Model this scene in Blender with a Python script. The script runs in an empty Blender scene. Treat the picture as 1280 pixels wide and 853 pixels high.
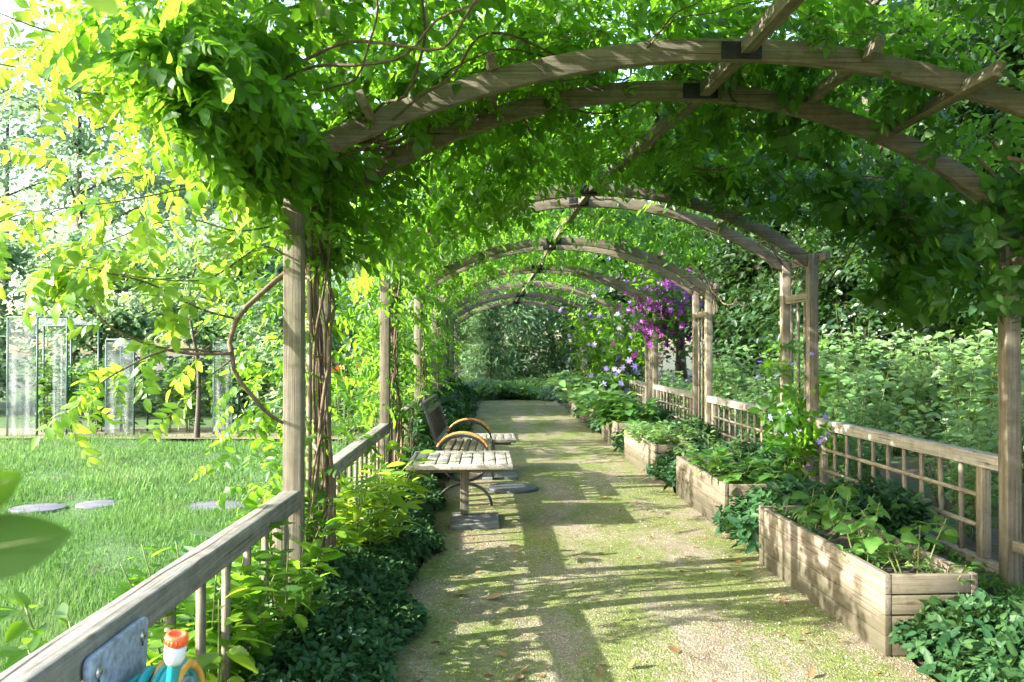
import bpy, math, random
import numpy as np
from mathutils import Vector, Matrix

random.seed(7)
rng = np.random.default_rng(7)
SC = bpy.context.scene
COL = SC.collection
PI = math.pi
ORD = ['first', 'second', 'third', 'fourth', 'fifth', 'sixth', 'seventh', 'eighth', 'ninth', 'tenth']


# ------------------------------------------------------------------ helpers
def nrm(a):
    a = np.asarray(a, float)
    return a / np.maximum(np.linalg.norm(a, axis=-1, keepdims=True), 1e-9)


def catmull(P, n=6):
    P = np.asarray(P, float)
    Q = np.vstack([2 * P[0] - P[1], P, 2 * P[-1] - P[-2]])
    out = []
    for i in range(1, len(Q) - 2):
        p0, p1, p2, p3 = Q[i - 1], Q[i], Q[i + 1], Q[i + 2]
        for t in np.linspace(0, 1, n, endpoint=False):
            out.append(.5 * ((2 * p1) + (-p0 + p2) * t + (2 * p0 - 5 * p1 + 4 * p2 - p3) * t * t + (-p0 + 3 * p1 - 3 * p2 + p3) * t ** 3))
    out.append(P[-1])
    return np.array(out)


class G:
    """collects geometry; build() links it as ONE mesh object"""
    def __init__(s):
        s.V, s.F, s.T, s.n = [], [], [], 0

    def add(s, V, F, t=0.5):
        V = np.asarray(V, float).reshape(-1, 3)
        for f in (F if isinstance(F, list) else [F]):
            f = np.asarray(f, np.int64)
            if len(f):
                s.F.append(f + s.n)
        s.V.append(V)
        s.T.append(np.full(len(V), t) if np.isscalar(t) else np.asarray(t, float))
        s.n += len(V)

    def box(s, c, d, R=None, t=.5, taper=None):
        x, y, z = d[0] / 2, d[1] / 2, d[2] / 2
        V = np.array([[-x, -y, -z], [x, -y, -z], [x, y, -z], [-x, y, -z], [-x, -y, z], [x, -y, z], [x, y, z], [-x, y, z]], float)
        if taper:
            V[4:, :2] *= taper
        if R is not None:
            V = V @ np.array(R.to_3x3()).T
        s.add(V + np.array(c), np.array([[0, 3, 2, 1], [4, 5, 6, 7], [0, 1, 5, 4], [1, 2, 6, 5], [2, 3, 7, 6], [3, 0, 4, 7]]), t)

    def bar(s, p, q, w, h, up=(0, 0, 1), t=.5):
        p, q = np.array(p, float), np.array(q, float)
        d = nrm(q - p)
        b = nrm(np.cross(np.array(up, float), d))
        u = np.cross(d, b)
        V = [e + b * i * w / 2 + u * j * h / 2 for e in (p, q) for i, j in ((-1, -1), (1, -1), (1, 1), (-1, 1))]
        s.add(V, np.array([[0, 1, 2, 3], [4, 7, 6, 5], [0, 4, 5, 1], [1, 5, 6, 2], [2, 6, 7, 3], [3, 7, 4, 0]]), t)

    def sweep(s, P, w, h, up=(0, 1, 0), t=.5):
        """rectangular section along a polyline lying in the plane with normal `up`"""
        P = np.asarray(P, float)
        T = nrm(np.gradient(P, axis=0))
        U = np.array(up, float)
        N = nrm(np.cross(T, U))
        n = len(P)
        V = np.stack([P + U * i * w / 2 + N * j * h / 2 for i, j in ((-1, -1), (1, -1), (1, 1), (-1, 1))], 1).reshape(-1, 3)
        k = np.arange(n - 1)[:, None] * 4
        F = []
        for a in range(4):
            b = (a + 1) % 4
            F.append(np.hstack([k + a, k + b, k + 4 + b, k + 4 + a]))
        F.append(np.array([[3, 2, 1, 0], [4 * n - 4, 4 * n - 3, 4 * n - 2, 4 * n - 1]]))
        s.add(V, F, t)

    def tube(s, P, r, n=6, t=.5, cap=True):
        P = np.asarray(P, float)
        m = len(P)
        r = np.full(m, r) if np.isscalar(r) else (np.linspace(r[0], r[1], m) if len(r) == 2 and m != 2 else np.asarray(r, float))
        T = nrm(np.gradient(P, axis=0))
        ref = np.where(np.abs(T[:, 2:3]) > .9, np.array([[1., 0, 0]]), np.array([[0., 0, 1]]))
        # carry the frame along so the tube does not twist
        A = np.zeros_like(P)
        A[0] = nrm(np.cross(T[0], ref[0]))
        for i in range(1, m):
            A[i] = nrm(A[i - 1] - T[i] * np.dot(A[i - 1], T[i]))
        B = np.cross(T, A)
        th = np.arange(n) * 2 * PI / n
        V = P[:, None, :] + r[:, None, None] * (np.cos(th)[None, :, None] * A[:, None, :] + np.sin(th)[None, :, None] * B[:, None, :])
        k = (np.arange(m - 1) * n)[:, None]
        a = np.arange(n)[None, :]
        b = (a + 1) % n
        F = [np.stack([k + a, k + b, k + n + b, k + n + a], -1).reshape(-1, 4)]
        if cap:
            F.append(np.arange(n)[::-1][None, :])
            F.append((np.arange(n) + (m - 1) * n)[None, :])
        s.add(V.reshape(-1, 3), F, t)

    def lathe(s, prof, c=(0, 0, 0), n=20, t=.5, M=None):
        prof = np.asarray(prof, float)
        th = np.arange(n) * 2 * PI / n
        V = np.stack([prof[:, None, 0] * np.cos(th), prof[:, None, 0] * np.sin(th), np.repeat(prof[:, 1:2], n, 1)], -1)
        V = V.reshape(-1, 3)
        if M is not None:
            V = V @ np.array(M.to_3x3()).T
        k = (np.arange(len(prof) - 1) * n)[:, None]
        a = np.arange(n)[None, :]
        b = (a + 1) % n
        m = len(prof)
        s.add(V + np.array(c), [np.stack([k + a, k + b, k + n + b, k + n + a], -1).reshape(-1, 4), np.arange(n)[::-1][None, :], (np.arange(n) + (m - 1) * n)[None, :]], t)

    def scat(s, tm, O, D, N, L, W=None, t=.5):
        """scatter a template: O origins, D length directions, N normals, L lengths, W widths, t tints"""
        TV, TF, TT = tm
        O = np.asarray(O, float).reshape(-1, 3)
        m = len(O)
        if m == 0:
            return
        D = nrm(np.broadcast_to(D, (m, 3)))
        N = np.broadcast_to(N, (m, 3))
        B = nrm(np.cross(N, D) + 1e-6)
        N = np.cross(D, B)
        L = np.broadcast_to(np.asarray(L, float), (m,))
        W = L if W is None else np.broadcast_to(np.asarray(W, float), (m,))
        t = np.broadcast_to(np.asarray(t, float), (m,))
        V = O[:, None] + (L[:, None] * TV[None, :, 0])[..., None] * D[:, None] + (W[:, None] * TV[None, :, 1])[..., None] * B[:, None] + (W[:, None] * TV[None, :, 2])[..., None] * N[:, None]
        nv = len(TV)
        off = (np.arange(m) * nv)[:, None, None]
        F = [(f[None] + off).reshape(-1, f.shape[1]) for f in TF]
        T = np.clip(t[:, None] + TT[None, :], 0, 1).reshape(-1)
        s.add(V.reshape(-1, 3), F, T)

    def template(s):
        return np.vstack(s.V), s.F, np.concatenate(s.T)

    def mesh(s, name):
        V = np.vstack(s.V)
        me = bpy.data.meshes.new(name)
        me.vertices.add(len(V))
        me.vertices.foreach_set('co', V.astype(np.float32).ravel())
        loops = np.concatenate([f.ravel() for f in s.F])
        sizes = np.concatenate([np.full(len(f), f.shape[1]) for f in s.F])
        me.loops.add(len(loops))
        me.loops.foreach_set('vertex_index', loops.astype(np.int32))
        me.polygons.add(len(sizes))
        me.polygons.foreach_set('loop_start', np.concatenate([[0], np.cumsum(sizes)[:-1]]).astype(np.int32))
        at = me.attributes.new('tint', 'FLOAT', 'POINT')
        at.data.foreach_set('value', np.concatenate(s.T).astype(np.float32))
        me.update(calc_edges=True)
        me.validate()
        return me

    def build(s, name, mat, parent=None, smooth=False, bevel=0, loc=None):
        me = s.mesh(name)
        me.materials.append(mat)
        if smooth:
            me.polygons.foreach_set('use_smooth', [True] * len(me.polygons))
        o = bpy.data.objects.new(name, me)
        COL.objects.link(o)
        if parent is not None:
            o.parent = parent
        if loc is not None:
            o.location = loc
        if bevel:
            b = o.modifiers.new('bevel', 'BEVEL')
            b.width = bevel
            b.segments = 2
            b.limit_method = 'ANGLE'
        return o


def tag(o, label=None, cat=None, group=None, kind=None):
    if label:
        o['label'] = label
    if cat:
        o['category'] = cat
    if group:
        o['group'] = group
    if kind:
        o['kind'] = kind
    return o


def thing(name, label, cat, loc=(0, 0, 0), rz=0, group=None):
    o = bpy.data.objects.new(name, None)
    COL.objects.link(o)
    o.location = loc
    o.rotation_euler = (0, 0, rz)
    o.empty_display_size = .1
    return tag(o, label, cat, group)


def copy_tree(o, parent=None):
    c = o.copy()
    COL.objects.link(c)
    if parent is not None:
        c.parent = parent
    for ch in [k for k in KIDS.get(o.name, [])] or list(o.children):
        copy_tree(ch, c)
    return c


KIDS = {}


def dup(o, label, loc, rz=0, sc=1, group=None):
    c = copy_tree(o)
    c.location = loc
    c.rotation_euler = (0, 0, rz)
    c.scale = (sc, sc, sc) if np.isscalar(sc) else sc
    c['label'] = label
    if group:
        c['group'] = group
    return c


# ------------------------------------------------------------------ materials
def newmat(name):
    m = bpy.data.materials.new(name)
    m.use_nodes = True
    nt = m.node_tree
    nt.nodes.clear()
    out = nt.nodes.new('ShaderNodeOutputMaterial')
    return m, nt, out


def nd(nt, typ, **kw):
    n = nt.nodes.new('ShaderNode' + typ)
    for k, v in kw.items():
        if k.startswith('i_'):
            n.inputs[k[2:].replace('_', ' ')].default_value = v
        else:
            setattr(n, k, v)
    return n


def c4(c):
    return (c[0], c[1], c[2], 1)


def ramp(nt, stops, src):
    r = nt.nodes.new('ShaderNodeValToRGB')
    e = r.color_ramp.elements
    while len(e) < len(stops):
        e.new(.5)
    for el, (p, c) in zip(e, stops):
        el.position = p
        el.color = c4(c) if not np.isscalar(c) else (c, c, c, 1)
    nt.links.new(src, r.inputs[0])
    return r.outputs[0]


def mixc(nt, a, b, f, mode='MIX'):
    m = nt.nodes.new('ShaderNodeMix')
    m.data_type = 'RGBA'
    m.blend_type = mode
    for sock, v in ((m.inputs[0], f), (m.inputs[6], a), (m.inputs[7], b)):
        if hasattr(v, 'is_output'):
            nt.links.new(v, sock)
        else:
            sock.default_value = v if np.isscalar(v) else c4(v)
    return m.outputs[2]


def leafmat(name, dark, mid, light, trans, fac=.45, rough=.42, spec=.45):
    m, nt, out = newmat(name)
    a = nd(nt, 'Attribute', attribute_name='tint')
    oi = nd(nt, 'ObjectInfo')
    col = ramp(nt, [(0, dark), (.5, mid), (1, light)], a.outputs['Fac'])
    geo = nd(nt, 'NewGeometry')
    nz = nd(nt, 'TexNoise', i_Scale=2.3, i_Detail=2.0)
    nt.links.new(geo.outputs['Position'], nz.inputs['Vector'])
    hs = nd(nt, 'HueSaturation')
    v = nd(nt, 'MapRange')
    for k, x in (('From Min', .3), ('From Max', .7), ('To Min', .8), ('To Max', 1.2)):
        v.inputs[k].default_value = x
    nt.links.new(nz.outputs['Fac'], v.inputs['Value'])
    nt.links.new(v.outputs[0], hs.inputs['Value'])
    h2 = nd(nt, 'MapRange')
    for k, x in (('From Min', 0.), ('From Max', 1.), ('To Min', .488), ('To Max', .512)):
        h2.inputs[k].default_value = x
    nt.links.new(oi.outputs['Random'], h2.inputs['Value'])
    nt.links.new(h2.outputs[0], hs.inputs['Hue'])
    nt.links.new(col, hs.inputs['Color'])
    p = nd(nt, 'BsdfPrincipled', i_Roughness=rough)
    p.inputs['Specular IOR Level'].default_value = spec
    nt.links.new(hs.outputs[0], p.inputs['Base Color'])
    tr = nd(nt, 'BsdfTranslucent')
    tc = mixc(nt, hs.outputs[0], trans, .72)
    nt.links.new(tc, tr.inputs['Color'])
    mx = nd(nt, 'MixShader')
    mx.inputs[0].default_value = fac
    nt.links.new(p.outputs[0], mx.inputs[1])
    nt.links.new(tr.outputs[0], mx.inputs[2])
    nt.links.new(mx.outputs[0], out.inputs[0])
    return m


def woodmat(name, axis, cols, grain=1.0, rough=.75, algae=.25, damp=False):
    """weathered timber with the grain along an object axis"""
    m, nt, out = newmat(name)
    tc = nd(nt, 'TexCoord')
    oi = nd(nt, 'ObjectInfo')
    geo = nd(nt, 'NewGeometry')
    ad = nd(nt, 'VectorMath', operation='ADD')
    sc = nd(nt, 'VectorMath', operation='SCALE')
    sc.inputs['Scale'].default_value = 37.
    cmb = nd(nt, 'CombineXYZ')
    for i in range(3):
        nt.links.new(oi.outputs['Random'], cmb.inputs[i])
    nt.links.new(cmb.outputs[0], sc.inputs[0])
    nt.links.new(tc.outputs['Object'], ad.inputs[0])
    nt.links.new(sc.outputs[0], ad.inputs[1])
    mp = nd(nt, 'Mapping')
    s = [58, 58, 58]
    s[axis] = 1.6
    mp.inputs['Scale'].default_value = s
    nt.links.new(ad.outputs[0], mp.inputs['Vector'])
    n1 = nd(nt, 'TexNoise', i_Scale=1.0, i_Detail=5.0, i_Roughness=.62)
    n1.inputs['Distortion'].default_value = .25
    nt.links.new(mp.outputs[0], n1.inputs['Vector'])
    mp2 = nd(nt, 'Mapping')
    s = [210, 210, 210]
    s[axis] = 3.
    mp2.inputs['Scale'].default_value = s
    nt.links.new(ad.outputs[0], mp2.inputs['Vector'])
    n2 = nd(nt, 'TexNoise', i_Scale=1.0, i_Detail=2.0)
    nt.links.new(mp2.outputs[0], n2.inputs['Vector'])
    c1 = ramp(nt, [(.22, cols[0]), (.5, cols[1]), (.78, cols[2])], n1.outputs['Fac'])
    c2 = ramp(nt, [(.32, .55), (.5, 1.)], n2.outputs['Fac'])
    col = mixc(nt, c1, c2, .6 * grain, 'MULTIPLY')
    # blotches of green algae and grey weathering
    n3 = nd(nt, 'TexNoise', i_Scale=4.2, i_Detail=4.0)
    nt.links.new(ad.outputs[0], n3.inputs['Vector'])
    al = ramp(nt, [(.48, 0.), (.68, algae)], n3.outputs['Fac'])
    col = mixc(nt, col, (.11, .12, .05), al)
    n4 = nd(nt, 'TexNoise', i_Scale=11., i_Detail=5.0, i_Roughness=.7)
    nt.links.new(ad.outputs[0], n4.inputs['Vector'])
    col = mixc(nt, col, ramp(nt, [(.36, .5), (.56, 1.)], n4.outputs['Fac']), .55, 'MULTIPLY')
    # fine drying cracks along the grain
    mp4 = nd(nt, 'Mapping')
    s = [75, 75, 75]
    s[axis] = 1.1
    mp4.inputs['Scale'].default_value = s
    nt.links.new(ad.outputs[0], mp4.inputs['Vector'])
    n5 = nd(nt, 'TexNoise', i_Scale=1., i_Detail=1.0)
    nt.links.new(mp4.outputs[0], n5.inputs['Vector'])
    col = mixc(nt, col, (.03, .024, .018), ramp(nt, [(.27, .85), (.31, 0.)], n5.outputs['Fac']))
    # knots
    mp3 = nd(nt, 'Mapping')
    s = [9, 9, 9]
    s[axis] = 3.2
    mp3.inputs['Scale'].default_value = s
    nt.links.new(ad.outputs[0], mp3.inputs['Vector'])
    vo = nd(nt, 'TexVoronoi', i_Scale=1.0)
    nt.links.new(mp3.outputs[0], vo.inputs['Vector'])
    kn = ramp(nt, [(.05, .75), (.13, 0.)], vo.outputs['Distance'])
    col = mixc(nt, col, (.055, .035, .02), kn)
    if damp:
        # soil splash and damp rise from the foot of the boards
        sx = nd(nt, 'SeparateXYZ')
        nt.links.new(tc.outputs['Object'], sx.inputs[0])
        dz = nd(nt, 'Math', operation='MULTIPLY_ADD')
        nt.links.new(n4.outputs['Fac'], dz.inputs[0])
        dz.inputs[1].default_value = -.34
        nt.links.new(sx.outputs[2], dz.inputs[2])
        col = mixc(nt, col, (.055, .05, .028), ramp(nt, [(0., .8), (.10, 0.)], dz.outputs[0]))
    # each piece of timber a little different
    hv = nd(nt, 'MapRange')
    hv.inputs['To Min'].default_value = .78
    hv.inputs['To Max'].default_value = 1.18
    nt.links.new(oi.outputs['Random'], hv.inputs['Value'])
    hs = nd(nt, 'HueSaturation')
    nt.links.new(hv.outputs[0], hs.inputs['Value'])
    nt.links.new(col, hs.inputs['Color'])
    p = nd(nt, 'BsdfPrincipled', i_Roughness=rough)
    p.inputs['Specular IOR Level'].default_value = .25
    nt.links.new(hs.outputs[0], p.inputs['Base Color'])
    bm = nd(nt, 'Bump', i_Strength=.5, i_Distance=.004)
    hh = nd(nt, 'Math', operation='ADD')
    nt.links.new(n1.outputs['Fac'], hh.inputs[0])
    nt.links.new(n2.outputs['Fac'], hh.inputs[1])
    nt.links.new(hh.outputs[0], bm.inputs['Height'])
    nt.links.new(bm.outputs[0], p.inputs['Normal'])
    nt.links.new(p.outputs[0], out.inputs[0])
    return m


def plain(name, col, rough=.5, metal=0, noise=.25, scale=14, spec=.5):
    m, nt, out = newmat(name)
    tc = nd(nt, 'TexCoord')
    n = nd(nt, 'TexNoise', i_Scale=float(scale), i_Detail=4.0)
    nt.links.new(tc.outputs['Object'], n.inputs['Vector'])
    c = np.array(col)
    cc = ramp(nt, [(.3, tuple(c * (1 - noise))), (.7, tuple(np.minimum(c * (1 + noise), 1)))], n.outputs['Fac'])
    p = nd(nt, 'BsdfPrincipled', i_Roughness=rough, i_Metallic=float(metal))
    p.inputs['Specular IOR Level'].default_value = spec
    nt.links.new(cc, p.inputs['Base Color'])
    bm = nd(nt, 'Bump', i_Strength=.15, i_Distance=.003)
    nt.links.new(n.outputs['Fac'], bm.inputs['Height'])
    nt.links.new(bm.outputs[0], p.inputs['Normal'])
    nt.links.new(p.outputs[0], out.inputs[0])
    return m


WC = ((.095, .08, .055), (.18, .155, .112), (.27, .24, .185))
WG = ((.12, .11, .095), (.24, .225, .195), (.35, .335, .295))
WX, WY, WZ = (woodmat('timber_grain_' + 'xyz'[i], i, WC) for i in range(3))
WGY = woodmat('grey_timber', 1, WG, algae=.15)
WBOX = woodmat('planter_timber', 1, ((.10, .08, .058), (.185, .152, .112), (.265, .23, .18)), algae=.25, damp=True)
WBOXX = woodmat('planter_timber_end', 0, ((.09, .072, .05), (.165, .135, .095), (.24, .205, .155)), algae=.35, damp=True)
WBACK = woodmat('dark_back_slat', 1, ((.010, .009, .008), (.024, .02, .016), (.055, .045, .034)), algae=.1)
WARM = woodmat('oiled_armrest_wood', 0, ((.32, .14, .035), (.5, .25, .07), (.58, .33, .11)), grain=.5, algae=0, rough=.4)
WTAB = woodmat('table_slat_wood', 1, ((.18, .16, .13), (.31, .285, .24), (.43, .4, .345)), algae=.1)
WSEAT = woodmat('bench_slat_wood', 1, ((.09, .065, .04), (.18, .14, .09), (.27, .22, .15)), algae=.1)
BARK = woodmat('vine_bark', 2, ((.07, .048, .03), (.145, .105, .065), (.23, .175, .12)), algae=.2)
TRUNK = woodmat('tree_bark', 2, ((.04, .032, .026), (.085, .07, .055), (.14, .12, .10)), algae=.3)
TWIG = plain('green_twig', (.10, .13, .03), .6)
TWIGB = plain('brown_twig', (.14, .09, .045), .7)
IRON = plain('black_cast_iron', (.012, .012, .014), .38, .0, .3)
BRKT = plain('dark_steel', (.02, .02, .022), .45, .6)
CONC = plain('grey_concrete', (.12, .12, .115), .8, 0, .45, 9)
LID = plain('dark_grey_lid', (.055, .057, .066), .6, 0, .2, 20)
PLATE = plain('blue_grey_plastic', (.23, .26, .33), .45, 0, .5, 38)
SCREW = plain('zinc_screw', (.55, .52, .47), .3, .9)
TEAL = plain('teal_hose_rubber', (.01, .24, .25), .3, 0, .12, 6)
YELL = plain('ochre_hose_rubber', (.52, .26, .05), .35, 0, .15, 6)
ORNG = plain('orange_plastic', (.75, .11, .03), .3, 0, .05, 5)
GREYP = plain('pale_grey_plastic', (.6, .62, .62), .3, 0, .05, 5)
SOIL = plain('dark_garden_soil', (.045, .032, .022), .95, 0, .6, 30)
STONE = plain('blue_grey_flagstone', (.095, .092, .112), .75, 0, .3, 6)
GPOST = plain('green_stake', (.02, .07, .05), .5)

L_VINE = leafmat('trumpet_vine_leaf', (.014, .05, .007), (.033, .098, .011), (.08, .18, .022), (.30, .62, .035), .58)
L_YOUNG = leafmat('young_vine_leaf', (.06, .15, .012), (.11, .22, .018), (.16, .30, .035), (.46, .66, .06), .55)
L_BIG = leafmat('broad_vine_leaf', (.014, .05, .008), (.03, .092, .013), (.06, .145, .022), (.2, .44, .025), .45)
L_PERI = leafmat('periwinkle_leaf', (.010, .036, .013), (.02, .062, .022), (.055, .115, .033), (.09, .2, .03), .22, .5, .2)
L_BUSH = leafmat('bush_leaf', (.06, .145, .045), (.105, .215, .065), (.17, .29, .10), (.38, .6, .14), .45)
L_HERB = leafmat('bed_plant_leaf', (.035, .105, .022), (.06, .155, .03), (.1, .21, .04), (.2, .4, .04), .4)
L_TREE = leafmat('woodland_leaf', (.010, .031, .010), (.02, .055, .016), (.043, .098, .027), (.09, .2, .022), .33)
L_PALE = leafmat('pale_tree_leaf', (.08, .16, .085), (.14, .24, .135), (.2, .3, .19), (.42, .6, .28), .52)
L_CONI = leafmat('conifer_spray', (.075, .16, .075), (.13, .25, .115), (.19, .32, .15), (.26, .45, .14), .35)
L_GRASS = leafmat('grass_blade', (.042, .125, .026), (.075, .18, .042), (.155, .21, .09), (.17, .34, .06), .34, .6, .2)
L_DRY = leafmat('dry_fallen_leaf', (.13, .06, .025), (.26, .13, .05), (.36, .22, .11), (.3, .15, .05), .15)
F_PURP = leafmat('purple_petal', (.08, .006, .11), (.145, .012, .18), (.25, .035, .28), (.3, .02, .34), .18)
F_PINK = leafmat('pink_petal', (.3, .03, .2), (.4, .05, .28), (.5, .12, .38), (.5, .1, .4), .3)
F_LILA = leafmat('lilac_petal', (.17, .13, .4), (.26, .21, .5), (.36, .31, .58), (.3, .25, .55), .25)
F_ORNG = leafmat('orange_petal', (.7, .14, .03), (.8, .2, .05), (.8, .3, .1), (.8, .25, .05), .3)
F_WHIT = leafmat('white_petal', (.6, .6, .5), (.7, .7, .62), (.8, .8, .72), (.7, .7, .6), .3)


# ------------------------------------------------------------------ leaf templates
def leaf_simple(fold=.16, curl=.25):
    V = np.array([[0, 0, 0], [.3, .46, fold], [.68, .36, fold * .7 - curl * .35], [1, 0, -curl], [.68, -.36, fold * .7 - curl * .35], [.3, -.46, fold]])
    return V, [np.array([[0, 5, 4, 3], [0, 3, 2, 1]])], np.zeros(6)


def leaf_fine(fold=.2, curl=.35, n=8, teeth=0, peak=.36, pw=.75, asym=0.):
    xs = np.linspace(0, 1, n + 1)
    hw = .5 * np.where(xs < peak, np.sin(xs / peak * PI / 2) ** .8, np.cos((xs - peak) / (1 - peak) * PI / 2) ** pw)
    if teeth:
        hw = hw * (1 + teeth * np.where(np.arange(n + 1) % 2, 1, -1))
        hw[-1] = 0
    z = -curl * xs ** 2
    V = [[x, 0, zz] for x, zz in zip(xs, z)]
    a = len(V)
    V += [[xs[i] + (.03 if teeth and i % 2 else 0), hw[i], z[i] + fold * hw[i]] for i in range(1, n)]
    b = len(V)
    V += [[xs[i] + (.03 if teeth and i % 2 else 0), -hw[i], z[i] + fold * hw[i]] for i in range(1, n)]
    F3 = [[0, 1, a], [0, b, 1], [n - 1, n, a + n - 2], [n, n - 1, b + n - 2]]
    F4 = []
    for i in range(1, n - 1):
        F4.append([i, i + 1, a + i, a + i - 1])
        F4.append([i + 1, i, b + i - 1, b + i])
    T = np.full(len(V), -.05)
    T[:a] = .2          # the midrib is paler than the blade
    return np.array(V, float), [np.array(F3), np.array(F4)], T


LS = leaf_simple()
LF = leaf_fine()
LT = leaf_fine(n=12, teeth=.07, curl=.4)
LT2 = leaf_fine(n=12, teeth=.09, curl=.05, fold=.3, peak=.3)
LT3 = leaf_fine(n=12, teeth=.06, curl=.75, fold=.1, peak=.42, pw=.9)
LT4 = leaf_fine(n=12, teeth=.08, curl=-.2, fold=.35, peak=.36)
BLADE = (np.array([[0, .5, 0], [0, -.5, 0], [.55, -.32, .0], [.55, .32, 0], [1, 0, -.0]], float), [np.array([[0, 1, 2, 3]]), np.array([[3, 2, 4]])], np.array([-.15, -.15, .05, .05, .2]))


def pinnate(seed, npair=4, leaf=LS, ll=.34, lw=.17, droop=.35, ang=62):
    r = np.random.default_rng(seed)
    g = G()
    O, D, N, L, T = [], [], [], [], []
    for i in range(npair + 1):
        t = .22 + .78 * i / npair
        o = np.array([t, 0, -droop * t * t])
        dz = -2 * droop * t
        sides = (1, -1) if i < npair else (0,)
        for sd in sides:
            a = math.radians(ang + r.normal(0, 9)) * sd
            d = np.array([math.cos(a), math.sin(a), dz * math.cos(a) - .25 + r.normal(0, .16)])
            O.append(o); D.append(d)
            N.append([r.normal(0, .25), r.normal(0, .25), 1])
            L.append(ll * (1 + r.normal(0, .1)) * (1 - .35 * (t - .5) ** 2)); T.append(r.normal(0, .1))
    L = np.array(L)
    g.scat(leaf, O, np.array(D), np.array(N, float), L, L * lw / ll, np.array(T))
    ts = np.linspace(0, 1, 6)
    P = np.stack([ts, 0 * ts, -droop * ts ** 2], 1)
    g.tube(P, [.007, .004], 3, 0.2, cap=False)
    V, F, T = np.vstack(g.V), g.F, np.concatenate([x - (0 if i else 0) for i, x in enumerate(g.T)])
    return V, F, T


SPRAY = [pinnate(i, droop=.2 + .12 * i) for i in range(4)]
SPRAYF = [pinnate(10 + i, npair=[4, 5, 3, 4, 5][i], leaf=[LT, LT2, LT3, LT4, LT3][i], droop=.15 + .09 * i, ll=[.36, .31, .42, .36, .33][i], lw=[.18, .15, .23, .16, .14][i]) for i in range(5)]


def whorl(seed, n=6, leaf=LS, ll=.8, lw=.42, el=.25):
    """a short shoot: leaves round a stem (template length 1)"""
    r = np.random.default_rng(seed)
    g = G()
    k = np.arange(n)
    a = k * 2.4 + r.normal(0, .3, n)
    t = np.linspace(.1, .8, n)
    D = np.stack([np.full(n, el) + r.normal(0, .25, n), np.cos(a), np.sin(a)], 1)
    O = np.stack([t, 0 * t, 0 * t], 1)
    N = np.stack([np.ones(n), r.normal(0, .2, n), r.normal(0, .2, n)], 1)
    L = ll * (1.05 - .5 * t) * (1 + r.normal(0, .12, n))
    g.scat(leaf, O, D, N, L, L * lw / ll, r.normal(0, .1, n))
    g.tube([[0, 0, 0], [.9, 0, 0]], [.008, .005], 3, .1, cap=False)
    return g.template()


WHORL = [whorl(i) for i in range(4)]
WHORLF = [whorl(20 + i, 6 + i % 2, [LF, LT3, LT4, LT2][i]) for i in range(4)]


def flower_tm(np_=6, w=.42):
    g = G()
    a = np.arange(np_) * 2 * PI / np_
    D = np.stack([np.zeros(np_) + .12, np.cos(a), np.sin(a)], 1)
    N = np.tile([[1., 0, 0]], (np_, 1))
    g.scat(LS, np.zeros((np_, 3)), D, N, .5, w * .55, np.array([0, .15] * 6)[:np_])
    return g.template()


FLOW = flower_tm()

# ------------------------------------------------------------------ camera, light
XL, XR = -1.07, 3.50            # the two rows of posts
XC = (XL + XR) / 2
HALF = (XR - XL) / 2
PY = [4.6 + 4.1 * k for k in range(7)]     # front posts of each arch
PD = .78                        # front to rear post
ZTOP, SAG = 3.36, .76           # crown of the arch beams, how far they drop
RAD = (HALF ** 2 + SAG ** 2) / (2 * SAG)
SMAX = RAD * math.asin(HALF / RAD)


def arch_xz(s, off=0.):
    """point on the arch (s = arc length from the crown); past the eaves it hangs straight down"""
    s = np.asarray(s, float)
    q = np.clip(s, -SMAX - .12, SMAX + .12)
    th = q / RAD
    x = XC + (RAD + off) * np.sin(th)
    z = ZTOP - RAD + (RAD + off) * np.cos(th)
    return x, z - (np.abs(s) - np.abs(q))


cam = bpy.data.cameras.new('camera')
cam.sensor_width = 36
cam.lens = 28.8
cam.clip_start = .05
cam.clip_end = 900
cam.dof.use_dof = True
cam.dof.focus_distance = 6.0
cam.dof.aperture_fstop = 4.8
camo = bpy.data.objects.new('camera', cam)
COL.objects.link(camo)
camo.location = (0, 0, 1.60)
camo.rotation_euler = (math.radians(90.59), 0, math.radians(-1.79))
SC.camera = camo

A_, B_ = 2.0, .52              # sunlight travels +x, +y as it drops by 1
sdir = Vector((A_, B_, -1)).normalized()
elev = math.asin(-sdir.z)
sun = bpy.data.lights.new('sun', 'SUN')
sun.energy = 3.8
sun.angle = math.radians(.5)
sun.color = (1, .965, .89)
suno = bpy.data.objects.new('sun', sun)
COL.objects.link(suno)
suno.rotation_euler = sdir.to_track_quat('-Z', 'Y').to_euler()
suno.location = (-20, -6, 20)

w = bpy.data.worlds.new('World')
SC.world = w
w.use_nodes = True
nt = w.node_tree
bg = nt.nodes['Background']
sky = nt.nodes.new('ShaderNodeTexSky')
sky.sky_type = 'NISHITA'
sky.sun_disc = False
sky.sun_elevation = elev
sky.sun_rotation = math.atan2(-A_, -B_)
sky.air_density = 1.2
sky.dust_density = 2.5
sky.ozone_density = 1.0
nt.links.new(sky.outputs[0], bg.inputs[0])
bg.inputs[1].default_value = .15
SC.view_settings.view_transform = 'Standard'
SC.view_settings.look = 'None'
SC.view_settings.gamma = 1
SC.view_settings.exposure = 2.62
SC.render.engine = 'CYCLES'
cy = SC.cycles
cy.use_denoising = True
try:
    cy.denoiser = 'OPENIMAGEDENOISE'
    cy.denoising_prefilter = 'ACCURATE'
except Exception:
    pass
cy.max_bounces = 7
cy.diffuse_bounces = 4
cy.glossy_bounces = 2
cy.transmission_bounces = 4
cy.transparent_max_bounces = 8
cy.sample_clamp_indirect = 6
cy.use_adaptive_sampling = True
cy.adaptive_threshold = .02
cy.caustics_reflective = False
cy.caustics_refractive = False

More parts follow.
